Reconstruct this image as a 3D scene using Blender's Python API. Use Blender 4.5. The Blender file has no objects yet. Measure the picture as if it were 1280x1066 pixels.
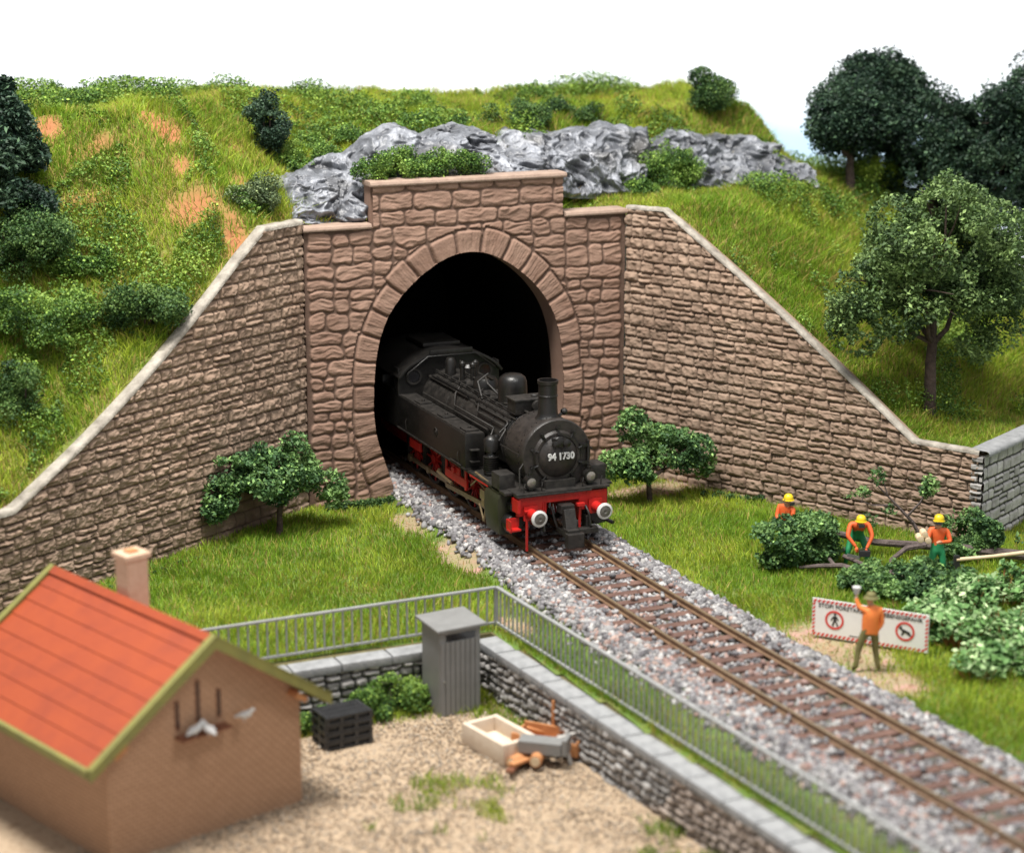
import bpy, bmesh, math, random
import numpy as np
from mathutils import Vector, Matrix
S = bpy.context.scene
COL = S.collection
random.seed(7)
rng = np.random.default_rng(11)
R = math.radians

# ------------------------------------------------------------ camera
cam = bpy.data.cameras.new('camera'); camo = bpy.data.objects.new('camera', cam); COL.objects.link(camo)
YAW, PIT = R(23.2), R(13.8)
camo.location = (-20.39, -51.69, 15.49)
camo.rotation_euler = (R(90) - PIT, 0, -YAW)
cam.sensor_width = 36; cam.lens = 2583 / 1280 * 36; cam.clip_start = .5; cam.clip_end = 600
cam.dof.use_dof = True; cam.dof.focus_distance = 53.0; cam.dof.aperture_fstop = .20; cam.dof.aperture_blades = 0
S.camera = camo
S.render.resolution_x, S.render.resolution_y = 1024, 852
# ------------------------------------------------------------ studio light
W = bpy.data.worlds.new('World'); S.world = W; W.use_nodes = True
W.node_tree.nodes['Background'].inputs[0].default_value = (.93, .96, 1, 1)
W.node_tree.nodes['Background'].inputs[1].default_value = .36
S.view_settings.view_transform = 'Standard'; S.view_settings.look = 'None'
S.view_settings.exposure = .45; S.view_settings.gamma = 1; S.view_settings.use_curve_mapping = False
def area(name, loc, target, size, power, col=(1, 1, 1)):
    l = bpy.data.lights.new(name, 'AREA'); l.shape = 'RECTANGLE'; l.size, l.size_y = size; l.energy = power; l.color = col
    o = bpy.data.objects.new(name, l); COL.objects.link(o); o.location = loc
    o.rotation_euler = (Vector(target) - Vector(loc)).to_track_quat('-Z', 'Y').to_euler()
    return o
area('softbox_key', (-13, -15, 50), (0, -6, 0), (13, 13), 36000, (1, .965, .91))
area('softbox_fill', (6, -44, 54), (0, -6, 2), (14, 14), 9000, (1, .98, .95))
area('backdrop_fill', (10, 22, 34), (34, 62, 6), (30, 8), 16000, (1, 1, 1))  # unseen light added only to whiten the backdrop

# ------------------------------------------------------------ noise / math
def _h(ix, iy, iz, seed):
    n = (ix * 374761393 + iy * 668265263 + iz * 2147483647 + seed * 1274126177).astype(np.int64)
    n = (n ^ (n >> 13)) * 1274126177; n = n & 0x7fffffff
    n = (n ^ (n >> 16)) & 0xffffff
    return n / float(0xffffff)
def noise(x, y, z=0., seed=0):
    x, y, z = np.broadcast_arrays(np.asarray(x, float), np.asarray(y, float), np.asarray(z, float))
    ix, iy, iz = np.floor(x).astype(np.int64), np.floor(y).astype(np.int64), np.floor(z).astype(np.int64)
    fx, fy, fz = x - ix, y - iy, z - iz
    fx, fy, fz = [f * f * (3 - 2 * f) for f in (fx, fy, fz)]
    out = 0
    for dx in (0, 1):
        for dy in (0, 1):
            for dz in (0, 1):
                out = out + _h(ix + dx, iy + dy, iz + dz, seed) * (fx if dx else 1 - fx) * (fy if dy else 1 - fy) * (fz if dz else 1 - fz)
    return out
def fbm(x, y, z=0., o=4, seed=0):
    s, a, t = 0, 1, 0
    for k in range(o):
        s = s + a * noise(np.asarray(x) * 2 ** k, np.asarray(y) * 2 ** k, np.asarray(z) * 2 ** k, seed + k * 17); t += a; a *= .5
    return s / t
def sm(x, a, b):
    t = np.clip((np.asarray(x, float) - a) / (b - a), 0, 1); return t * t * (3 - 2 * t)

# ------------------------------------------------------------ object helpers
def link(o, parent=None):
    COL.objects.link(o)
    if parent is not None: o.parent = parent
    return o
def tag(o, label=None, cat=None, group=None, kind=None):
    if label: o['label'] = label
    if cat: o['category'] = cat
    if group: o['group'] = group
    if kind: o['kind'] = kind
    return o
def empty(name, loc=(0, 0, 0), rz=0, label=None, cat=None, group=None):
    o = bpy.data.objects.new(name, None); COL.objects.link(o); o.location = loc; o.rotation_euler = (0, 0, rz)
    o.empty_display_size = .2
    return tag(o, label, cat, group)
def npmesh(name, V, F, mat, parent=None, smooth=False, col=None, fcol=None):
    """V (n,3); F (m,k) constant k; col (n,3) point colour"""
    V = np.asarray(V, np.float32); F = np.asarray(F, np.int32); k = F.shape[1]
    me = bpy.data.meshes.new(name); me.vertices.add(len(V)); me.vertices.foreach_set('co', V.ravel())
    me.loops.add(F.size); me.loops.foreach_set('vertex_index', F.ravel())
    me.polygons.add(len(F)); me.polygons.foreach_set('loop_start', np.arange(0, F.size, k, dtype=np.int32))
    me.update(calc_edges=True)
    if smooth: me.polygons.foreach_set('use_smooth', np.ones(len(F), bool))
    if col is None: col = np.ones((len(V), 3), np.float32)
    if col is not None:
        a = me.color_attributes.new('Col', 'FLOAT_COLOR', 'POINT')
        c = np.ones((len(V), 4), np.float32); c[:, :3] = col; a.data.foreach_set('color', c.ravel())
    me.materials.append(mat); me.validate()
    return link(bpy.data.objects.new(name, me), parent)
class MB:
    def __init__(s): s.v = []; s.f = []; s.M = None
    def add(s, vs, fs):
        n = len(s.v)
        for v in vs:
            v = Vector(v); s.v.append(s.M @ v if s.M else v)
        s.f += [tuple(n + i for i in f) for f in fs]; return s
    def box(s, c, d, rot=None, top=1.0):
        x, y, z = [q / 2 for q in d]; vs = []
        for sx, sy, sz in [(-1, -1, -1), (1, -1, -1), (1, 1, -1), (-1, 1, -1), (-1, -1, 1), (1, -1, 1), (1, 1, 1), (-1, 1, 1)]:
            k = top if sz > 0 else 1
            v = Vector((sx * x * k, sy * y * k, sz * z))
            if rot is not None: v = rot @ v
            vs.append(v + Vector(c))
        return s.add(vs, [(3, 2, 1, 0), (4, 5, 6, 7), (0, 1, 5, 4), (1, 2, 6, 5), (2, 3, 7, 6), (3, 0, 4, 7)])
    def tube(s, pts, r, n=8, cap=True):
        pts = [Vector(p) for p in pts]; rs = r if hasattr(r, '__len__') else [r] * len(pts)
        rings = []; up = None
        for i, p in enumerate(pts):
            t = (pts[min(i + 1, len(pts) - 1)] - pts[max(i - 1, 0)]).normalized()
            if up is None:
                up = Vector((0, 0, 1)) if abs(t.z) < .9 else Vector((1, 0, 0))
            a = t.cross(up).normalized(); b = a.cross(t).normalized(); up = b
            rings.append([p + (a * math.cos(2 * math.pi * k / n) + b * math.sin(2 * math.pi * k / n)) * rs[i] for k in range(n)])
        vs = [v for rg in rings for v in rg]; fs = []
        for i in range(len(rings) - 1):
            for k in range(n):
                k2 = (k + 1) % n; fs.append((i * n + k, i * n + k2, (i + 1) * n + k2, (i + 1) * n + k))
        if cap: fs += [tuple(range(n))[::-1], tuple((len(rings) - 1) * n + k for k in range(n))]
        return s.add(vs, fs)
    def lathe(s, prof, c, axis='z', n=24, cap=True):
        """prof [(r,h)], revolve about axis through c"""
        vs = []
        for r, h in prof:
            for k in range(n):
                a = 2 * math.pi * k / n; x, y = r * math.cos(a), r * math.sin(a)
                v = {'z': (x, y, h), 'y': (x, h, -y), 'x': (h, x, y)}[axis]
                vs.append(Vector(v) + Vector(c))
        fs = []
        for i in range(len(prof) - 1):
            for k in range(n):
                k2 = (k + 1) % n; fs.append((i * n + k, i * n + k2, (i + 1) * n + k2, (i + 1) * n + k))
        if cap: fs += [tuple(range(n))[::-1], tuple((len(prof) - 1) * n + k for k in range(n))]
        return s.add(vs, fs)
    def prism(s, poly, y0, y1, axis='y'):
        """poly of (a,b) extruded: axis y -> (a,y,b); axis x -> (x,a,b); axis z -> (a,b,z)"""
        n = len(poly); f = {'y': lambda a, b, t: (a, t, b), 'x': lambda a, b, t: (t, a, b), 'z': lambda a, b, t: (a, b, t)}[axis]
        vs = [f(a, b, y0) for a, b in poly] + [f(a, b, y1) for a, b in poly]
        fs = [tuple(range(n)), tuple(range(2 * n - 1, n - 1, -1))] + [(i, i + n, (i + 1) % n + n, (i + 1) % n) for i in range(n)]
        return s.add(vs, fs)
    def build(s, name, mat, parent=None, bevel=0, smooth=False, seg=2, angle=40, loc=None):
        me = bpy.data.meshes.new(name)
        me.from_pydata([tuple(v) for v in s.v], [], s.f); me.update()
        bm = bmesh.new(); bm.from_mesh(me); bmesh.ops.recalc_face_normals(bm, faces=bm.faces)
        if bevel:
            ed = [e for e in bm.edges if len(e.link_faces) == 2 and e.calc_face_angle(0) > R(35)]
            bmesh.ops.bevel(bm, geom=ed, offset=bevel, segments=seg, affect='EDGES', profile=.6, clamp_overlap=True)
        if smooth:
            for f in bm.faces: f.smooth = True
            for e in bm.edges:
                if len(e.link_faces) == 2 and e.calc_face_angle(0) > R(angle): e.smooth = False
        bm.to_mesh(me); bm.free(); me.materials.append(mat)
        ca = me.color_attributes.new('Col', 'FLOAT_COLOR', 'POINT'); ca.data.foreach_set('color', np.ones(len(me.vertices) * 4, np.float32))
        o = bpy.data.objects.new(name, me)
        if loc is not None: o.location = loc
        return link(o, parent)
def rot(x=0, y=0, z=0): 
    from mathutils import Euler
    return Euler((x, y, z)).to_matrix()

# ------------------------------------------------------------ materials
def material(name, c1, c2=None, rough=.7, scale=3., bump=.0, bscale=20., metal=0., spec=.5, attr=False, c3=None, trans=0., detail=6, coat=0., bdist=.05):
    m = bpy.data.materials.new(name); m.use_nodes = True; nt = m.node_tree; N = nt.nodes; L = nt.links
    b = N['Principled BSDF']; b.inputs['Roughness'].default_value = rough; b.inputs['Metallic'].default_value = metal
    b.inputs['Specular IOR Level'].default_value = spec; b.inputs['Coat Weight'].default_value = coat
    tc = N.new('ShaderNodeTexCoord'); no = N.new('ShaderNodeTexNoise'); no.inputs['Scale'].default_value = scale; no.inputs['Detail'].default_value = detail
    no.inputs['Roughness'].default_value = .65
    L.new(tc.outputs['Object'], no.inputs['Vector'])
    rp = N.new('ShaderNodeValToRGB'); c2 = c2 or tuple(q * .8 for q in c1)
    e = rp.color_ramp.elements; e[0].position = .32; e[1].position = .68; e[0].color = (*c1, 1); e[1].color = (*c2, 1)
    if c3: q = rp.color_ramp.elements.new(.5); q.color = (*c3, 1)
    L.new(no.outputs['Fac'], rp.inputs['Fac']); src = rp.outputs['Color']
    if attr:
        at = N.new('ShaderNodeAttribute'); at.attribute_name = 'Col'
        mx = N.new('ShaderNodeMix'); mx.data_type = 'RGBA'; mx.blend_type = 'MULTIPLY'; mx.inputs['Factor'].default_value = 1
        L.new(src, mx.inputs['A']); L.new(at.outputs['Color'], mx.inputs['B']); src = mx.outputs['Result']
    L.new(src, b.inputs['Base Color'])
    if bump:
        n2 = N.new('ShaderNodeTexNoise'); n2.inputs['Scale'].default_value = bscale; n2.inputs['Detail'].default_value = 5
        L.new(tc.outputs['Object'], n2.inputs['Vector'])
        bp = N.new('ShaderNodeBump'); bp.inputs['Strength'].default_value = bump; bp.inputs['Distance'].default_value = bdist
        L.new(n2.outputs['Fac'], bp.inputs['Height']); L.new(bp.outputs['Normal'], b.inputs['Normal'])
        ma = N.new('ShaderNodeMapRange'); ma.inputs['To Min'].default_value = max(0, rough - .12); ma.inputs['To Max'].default_value = min(1, rough + .12)
        L.new(no.outputs['Fac'], ma.inputs['Value']); L.new(ma.outputs['Result'], b.inputs['Roughness'])
    if trans:
        tr = N.new('ShaderNodeBsdfTranslucent'); L.new(src, tr.inputs['Color']); ms = N.new('ShaderNodeMixShader'); ms.inputs[0].default_value = trans
        L.new(b.outputs[0], ms.inputs[1]); L.new(tr.outputs[0], ms.inputs[2]); L.new(ms.outputs[0], N['Material Output'].inputs['Surface'])
    return m
one = (1, 1, 1)
M = {}
M['stone_brown'] = material('brown_stone_paint', (.245, .148, .108), (.31, .20, .15), rough=.82, scale=1.3, bump=.35, bscale=22, attr=True, bdist=.03, spec=.25)
M['stone_wing'] = material('wing_stone_paint', (.23, .155, .112), (.34, .245, .182), rough=.85, scale=1.1, bump=.4, bscale=16, attr=True, bdist=.03, spec=.25)
M['coping_pale'] = material('pale_coping_stone', (.20, .175, .145), (.46, .42, .36), rough=.85, scale=2.4, bump=.5, bscale=14)
M['coping_brown'] = material('brown_coping_stone', (.29, .20, .155), (.40, .29, .225), rough=.8, scale=3, bump=.3, bscale=16)
M['tunnel_dark'] = material('shaded_tunnel_lining', (.006, .0055, .005), (.010, .009, .008), rough=1, bump=.2, spec=0)  # near-black base colour stands in for the darkness inside the tunnel
M['grey_rubble'] = material('grey_rubble_stone', (.22, .205, .19), (.40, .385, .37), rough=.85, scale=2.2, bump=.4, bscale=18, attr=True)
M['grey_cap'] = material('grey_cap_stone', (.21, .215, .22), (.34, .345, .35), rough=.8, scale=4, bump=.3, bscale=22)
M['rock'] = material('silver_grey_rock', (.055, .057, .063), (.30, .31, .33), rough=.45, scale=1.4, bump=.55, bscale=5, attr=True, spec=.65, c3=(.12, .125, .135), bdist=.12)
M['soil'] = material('lawn_soil', (.14, .17, .035), (.21, .20, .06), rough=.95, scale=.9, bump=.6, bscale=14, c3=(.11, .19, .03), attr=True)
M['hill_soil'] = material('hill_soil', (.14, .18, .03), (.22, .19, .05), rough=.95, scale=.6, bump=.8, bscale=9, attr=True)
M['gravel'] = material('tan_gravel', (.28, .185, .11), (.43, .315, .205), rough=.9, scale=7, bump=.8, bscale=26, c3=(.46, .35, .24))
M['grass'] = material('grass_fibre', (.9, .9, .9), (1, 1, 1), rough=.55, attr=True, trans=.35, spec=.3)
M['leaf'] = material('leaf_flake', (.85, .85, .85), (1, 1, 1), rough=.6, attr=True, trans=.2, spec=.35)
M['ballast'] = material('ballast_stone', (.8, .8, .8), (1, 1, 1), rough=.75, scale=6, attr=True, bump=.3, bscale=30)
M['bark'] = material('dark_brown_bark', (.035, .022, .017), (.11, .075, .06), rough=.85, scale=5, bump=.8, bscale=16)
M['bark_grey'] = material('grey_brown_bark', (.06, .045, .04), (.17, .13, .12), rough=.85, scale=6, bump=.7, bscale=18)
M['white'] = material('white_board_paint', (.86, .86, .86), (.88, .88, .88), rough=.8)
M['grey_block'] = material('light_grey_block', (.40, .38, .37), (.58, .56, .55), rough=.85, scale=2.2, bump=.4, bscale=18, attr=True)
M['board'] = material('board_edge_paint', (.74, .73, .71), (.80, .79, .78), rough=.7, scale=3)
M['loco_black'] = material('loco_black_paint', (.006, .0057, .0055), (.014, .0125, .011), rough=.36, scale=3.5, bump=.12, bscale=40, spec=.5)
M['loco_dusty'] = material('dusty_black_paint', (.006, .0055, .005), (.032, .028, .024), rough=.5, scale=6, bump=.3, bscale=40)
M['smokebox'] = material('smokebox_matt_black', (.012, .0105, .0095), (.034, .027, .023), rough=.45, scale=7, bump=.2, bscale=40)
M['loco_olive'] = material('cylinder_dark_olive', (.018, .020, .008), (.03, .032, .016), rough=.5, scale=3)
M['red'] = material('signal_red_paint', (.50, .016, .012), (.38, .014, .012), rough=.4, scale=5, bump=.1, bscale=30)
M['brass'] = material('dull_brass_rod', (.32, .25, .15), (.22, .16, .09), rough=.4, metal=.6, scale=6)
M['steel'] = material('bright_steel', (.55, .55, .53), (.42, .42, .42), rough=.35, metal=.7)
M['earth'] = material('dark_earth', (.10, .085, .04), (.16, .14, .05), rough=.95, scale=4, bump=.5)
M['white_ring'] = material('white_ring_paint', (.55, .55, .54), (.62, .62, .60), rough=.5)
M['lens'] = material('lamp_glass', (.10, .09, .075), (.22, .2, .17), rough=.08, spec=.9, coat=.5)
M['rail'] = material('rusty_rail', (.14, .075, .04), (.24, .15, .085), rough=.55, scale=3, bump=.2, bscale=18)
M['rail_top'] = material('worn_rail_head', (.27, .20, .12), (.20, .14, .08), rough=.38, metal=.4, scale=2)
M['sleeper'] = material('rust_brown_sleeper', (.085, .042, .032), (.17, .095, .072), rough=.8, scale=3, bump=.5, bscale=14)
M['railing'] = material('galvanised_grey_paint', (.26, .265, .26), (.33, .335, .33), rough=.5, scale=4)
M['shed_grey'] = material('grey_shed_panel', (.19, .19, .185), (.23, .23, .225), rough=.5, scale=2.5, bump=.06)
M['roof_red'] = material('orange_red_roof', (.36, .068, .022), (.28, .050, .020), rough=.5, scale=1.2, bump=.1, bscale=9, c3=(.33, .060, .021))
M['olive'] = material('olive_green_trim', (.24, .225, .055), (.17, .165, .05), rough=.6, scale=3)
M['tan_brick'] = material('tan_brick', (.50, .29, .17), (.58, .36, .22), rough=.85, scale=2, attr=True, bump=.1)
M['beam'] = material('dark_beam_wood', (.13, .045, .02), (.2, .075, .035), rough=.7, scale=5)
M['wood_orange'] = material('orange_brown_wood', (.42, .17, .06), (.55, .26, .11), rough=.7, scale=6)
M['wood_pale'] = material('pale_cut_wood', (.62, .47, .29), (.72, .58, .40), rough=.7, scale=6)
M['wood_grey'] = material('weathered_grey_wood', (.38, .36, .33), (.52, .5, .47), rough=.8, scale=6, bump=.3)
M['chimney'] = material('pale_chimney_brick', (.52, .34, .23), (.62, .45, .32), rough=.85, scale=9, bump=.2)
M['trough'] = material('cream_stone_trough', (.58, .47, .36), (.68, .58, .47), rough=.8, scale=4, bump=.2)
M['black_plastic'] = material('black_plastic', (.018, .019, .021), (.035, .036, .038), rough=.42, scale=5)
M['hivis'] = material('orange_jacket', (.80, .14, .03), (.70, .11, .025), rough=.6, scale=9)
M['hivis_pale'] = material('bright_orange_vest', (.85, .24, .05), (.78, .19, .04), rough=.6, scale=9)
M['green_cloth'] = material('green_work_trousers', (.02, .22, .08), (.03, .30, .12), rough=.55, scale=9)
M['olive_cloth'] = material('olive_trousers', (.12, .11, .03), (.18, .16, .06), rough=.7, scale=9)
M['skin'] = material('skin_tone', (.62, .33, .2), (.55, .28, .17), rough=.6, scale=9)
M['yellow'] = material('yellow_helmet', (.82, .60, .02), (.75, .52, .02), rough=.35, scale=9)
M['dark'] = material('dark_grey_paint', (.02, .02, .022), (.035, .035, .035), rough=.5, scale=9)
M['boot'] = material('dark_leather', (.025, .02, .015), (.05, .035, .025), rough=.6, scale=9)
M['sign_white'] = material('white_sign_board', (.80, .79, .76), (.74, .73, .71), rough=.5, scale=3)
M['sign_red'] = material('sign_red', (.66, .04, .03), (.6, .04, .03), rough=.5, scale=3)
M['sign_black'] = material('sign_black', (.02, .02, .02), (.03, .03, .03), rough=.5, scale=3)
M['glass_dark'] = material('dark_window_glass', (.01, .01, .012), (.02, .02, .022), rough=.1, spec=.8)

# ------------------------------------------------------------ terrain
def terrain(x, y):
    x = np.asarray(x, float); y = np.asarray(y, float)
    sr = .45 * (x - 5.2) - .893 * y
    zr = 7.45 - .68 * np.clip(sr - 1.3, 0, 7.9)
    dr = .893 * (x - 5.2) + .45 * y
    zr = zr + .05 * np.clip(dr, 0, 3)
    sl = -.842 * (x + 4.2) - .54 * y; dl = -.54 * (x + 4.2) + .842 * y
    zl = 7.55 - np.clip(sl - 1.56, 0, 8.9) * .61 - .35 * np.sin(np.clip((sl - 1.5) / 8.8, 0, 1) * np.pi)
    zl = zl + .60 * np.clip(dl, 0, 12)
    y0 = .7 + 2.3 * sm(x, 2.5, 7)
    zm = 7.3 + np.clip(y - y0, 0, 20) * .9
    capm = 9.75 + .12 * np.clip(y - 5, -2, 6) - .05 * np.clip(x, 0, 9)
    zm = np.minimum(zm, capm)
    zm = 7.3 + (zm - 7.3) * (1 - sm(x, 11.8, 14.2))
    a = sm(-x, -.5, 4.5); zL = np.minimum(zl, 10.4)
    z = a * zL + (1 - a) * zm
    r = sm(x, 4.7, 5.4)
    return (1 - r) * z + r * (np.minimum(zr, 7.55) + np.maximum(zm - 7.3, 0))
def behind(x, y, m=.25):
    """behind the faces of the portal and of the wing walls by m"""
    dl = -.54 * (x + 4.2) + .842 * y; dr = .893 * (x - 5.2) + .45 * y; dg = -.49 * (x - 10.25) + .87 * (y + 10)
    return np.where(x < -4.2, dl > m, np.where(x > 5.2, (dr > m) & (dg > m), y > m + .15))
FH = np.array([math.sin(YAW), math.cos(YAW)])          # level direction the board edges are square to
def lawn_z(x, y): return (fbm(x * .6, y * .6, 0, 2, 5) - .5) * .12
def track_x(y):
    y = np.asarray(y, float); q = np.clip(-8 - y, 0, 99) / 14
    return .50 * q * q
EDGE = np.array([-4.8, -27.4])                         # a point of the board's front edge, square to FH
# ============================================================ SETTING
def strip_grid(x0, x1, y0, y1, res):
    xs = np.arange(x0, x1 + res, res); ys = np.arange(y0, y1 + res, res)
    X, Y = np.meshgrid(xs, ys); return X, Y
def grid_faces(ny, nx):
    i = np.arange(ny * nx).reshape(ny, nx)
    return np.stack([i[:-1, :-1], i[:-1, 1:], i[1:, 1:], i[1:, :-1]], -1).reshape(-1, 4)
def masked_mesh(name, X, Y, Z, keep, mat, col=None, parent=None, smooth=True):
    ny, nx = X.shape; F = grid_faces(ny, nx); k = keep.ravel()
    F = F[k[F].all(1)]
    used = np.unique(F); mp = -np.ones(ny * nx, int); mp[used] = np.arange(len(used))
    V = np.stack([X.ravel(), Y.ravel(), Z.ravel()], 1)[used]
    return npmesh(name, V, mp[F], mat, parent, smooth, None if col is None else col.reshape(-1, 3)[used])
ZB = -2.3                                              # table top
tb = MB().box((20, 5, ZB - .25), (260, 190, .5)); tag(tb.build('table_top', M['white']), kind='structure')
# studio backdrop, white with a pale printed sky low down
bd = bpy.data.materials.new('backdrop_paint'); bd.use_nodes = True
nt = bd.node_tree; g = nt.nodes; tc = g.new('ShaderNodeTexCoord'); sp = g.new('ShaderNodeSeparateXYZ'); nt.links.new(tc.outputs['Object'], sp.inputs[0])
mr = g.new('ShaderNodeMapRange'); mr.inputs['From Min'].default_value = -16; mr.inputs['From Max'].default_value = -.5; nt.links.new(sp.outputs['Z'], mr.inputs['Value'])
no = g.new('ShaderNodeTexNoise'); no.inputs['Scale'].default_value = .12; nt.links.new(tc.outputs['Object'], no.inputs['Vector'])
ad = g.new('ShaderNodeMath'); ad.operation = 'MULTIPLY_ADD'; ad.inputs[1].default_value = .25; nt.links.new(no.outputs['Fac'], ad.inputs[0]); nt.links.new(mr.outputs[0], ad.inputs[2])
rp = g.new('ShaderNodeValToRGB'); nt.links.new(ad.outputs[0], rp.inputs[0]); nt.links.new(rp.outputs[0], g['Principled BSDF'].inputs['Base Color'])
e = rp.color_ramp.elements; e[0].position = 0; e[0].color = (.50, .40, .36, 1); e[1].position = 1; e[1].color = (.84, .87, .9, 1)
for p, c in ((.35, (.50, .48, .50)), (.62, (.42, .50, .58)), (.82, (.46, .64, .78))): q = e.new(p); q.color = (*c, 1)
g['Principled BSDF'].inputs['Roughness'].default_value = .9
b = MB(); b.box((0, 0, 0), (170, 1, 90)); o = b.build('backdrop', bd); o.location = (22, 62, 8); o.rotation_euler = (0, 0, -YAW); tag(o, kind='structure')

# level lawn and track bed
X, Y = strip_grid(-26, 24, -38, 1.2, .15)
de = (X - EDGE[0]) * FH[0] + (Y - EDGE[1]) * FH[1]
lawn = ((X > -3.62 + .085 * (-11.2 - Y)) | (Y > -11.3)) & (de > -.08)
tx = X - track_x(Y)
bed = .26 * (1 - sm(np.abs(tx), 1.5, 2.35)) * (Y < 3)
Zl = lawn_z(X, Y) + bed
# lap the grid on the true edge
sh = np.where((de < .08) & (de > -.08), de, 0); X2, Y2 = X - sh * FH[0], Y - sh * FH[1]
def soilspot(x, y):
    m = 0
    for cx, cy, rx, ry in ((3.0, -15.2, 1.15, 2.2), (2.8, -17.4, .9, 1.2), (5.1, -2.2, 1.8, .7), (-2.3, -2.6, .5, 1.2), (-2.2, -6.0, .5, 1.6), (-2.9, -11.0, .4, .8)):
        m = np.maximum(m, np.exp(-(((x - cx) / rx) ** 2 + ((y - cy) / ry) ** 2)))
    return m
ss_ = sm(soilspot(X, Y) + (fbm(X * 2, Y * 2, 0, 3, 5) - .5) * .5, .3, .6)[..., None]
tanc = np.array([1., 1, 1]) * (1 - ss_) + np.array([2.7, 1.35, 4.6]) * ss_
bd_ = (1 - sm(np.abs(tx), 1.5, 1.75))[..., None]; tanc = tanc * (1 - bd_) + np.array([.75, .45, 2.0]) * bd_
o = masked_mesh('ground', X2, Y2, Zl, lawn, M['soil'], tanc); tag(o, kind='structure')
# yard
E1 = EDGE
X, Y = strip_grid(-24, -1.9, -34, -11.3, .12)
de1 = (X - E1[0]) * FH[0] + (Y - E1[1]) * FH[1]
o = masked_mesh('yard_ground', X, Y, -1.2 + (fbm(X * 1.5, Y * 1.5, 0, 3, 9) - .5) * .06, (de1 > -.05) & (X < -3.7 + .085 * (-11.6 - Y)), M['gravel']); tag(o, kind='structure')
# painted edge of the board the scene is built on
bb = MB()
def edge_wall(b, p, q, z0, z1, t=.12):
    p, q = Vector((*p, 0)), Vector((*q, 0)); d = (q - p).normalized(); n = Vector((-d.y, d.x, 0)) * t
    b.add([(p.x, p.y, z0), (q.x, q.y, z0), (q.x + n.x, q.y + n.y, z0), (p.x + n.x, p.y + n.y, z0), (p.x, p.y, z1), (q.x, q.y, z1), (q.x + n.x, q.y + n.y, z1), (p.x + n.x, p.y + n.y, z1)],
          [(3, 2, 1, 0), (4, 5, 6, 7), (0, 1, 5, 4), (1, 2, 6, 5), (2, 3, 7, 6), (3, 0, 4, 7)])
RH = np.array([FH[1], -FH[0]])
WD = np.array([.085, -1.]) / np.hypot(.085, 1); WP = np.array([-3.99, -11.62])
def cross2(P, d, Q, e):      # point where P + t d meets Q + u e
    t = ((Q[0] - P[0]) * e[1] - (Q[1] - P[1]) * e[0]) / (d[0] * e[1] - d[1] * e[0]); return P + d * t
KA = cross2(WP, WD, EDGE, RH)
edge_wall(bb, KA, KA + RH * 26, ZB, .0); edge_wall(bb, KA - RH * 20, KA, ZB, -1.2)
tag(bb.build('board_edge', M['board']), kind='structure')
WLEN = float(np.linalg.norm(KA - WP))

# hillside
X, Y = strip_grid(-26, 20, -13, 13, .16)
def hillz(x, y): return terrain(x, y) + (fbm(x * .7, y * .7, 0, 3, 3) - .5) * .35
Z = hillz(X, Y)
crest = (Y < 9.5 + .0 * X) & ((X < 12) | (Y < 9.5 - (X - 12) * 1.15))
bare = fbm(X * .55, Y * .55, 0, 4, 21)
def bare_mask(x, y):
    x = np.asarray(x, float); y = np.asarray(y, float)
    m = 0
    for cx, cy, rx, ry, s in ((-7.1, 3.0, .75, .9, 1.0), (-7.0, 1.5, .5, .5, .7), (-6.9, .4, .9, .55, .9), (-6.2, -.6, .35, .75, 1), (-8.8, 2.6, 1.0, .35, .7), (-10.2, 3.4, .8, .5, .8), (-5.5, 1.3, .5, .6, .8), (-5.1, 2.9, .4, .4, .7), (-9.6, 1.4, .9, .3, .6), (8.6, 6.9, 2.4, .5, .9), (5.6, 6.4, 1.2, .3, .5), (6.8, -1.9, .3, 1.6, .5)):
        m = np.maximum(m, s * np.exp(-(((x - cx) / rx) ** 2 + ((y - cy) / ry) ** 2) * .9))
    return np.clip(m * 1.5 - (1 - fbm(x * 2.1, y * 2.1, 0, 3, 8)) * .55, 0, 1)
bm_ = bare_mask(X, Y)[..., None]
base = np.array([1., 1, 1]) * (1 - bm_) + np.array([2.0, .78, 1.5]) * bm_
o = masked_mesh('hillside', X, Y, Z, behind(X, Y, .12) & crest, M['hill_soil'], base); tag(o, kind='structure')
# hillside skirt down to the table on the far side
bb = MB(); edge_wall(bb, (-26, 9.35), (12, 9.35), ZB, 9.3); edge_wall(bb, (12, 9.35), (20, .2), ZB, 4.0)
tag(bb.build('hill_back_board', M['white']), kind='structure')

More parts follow.
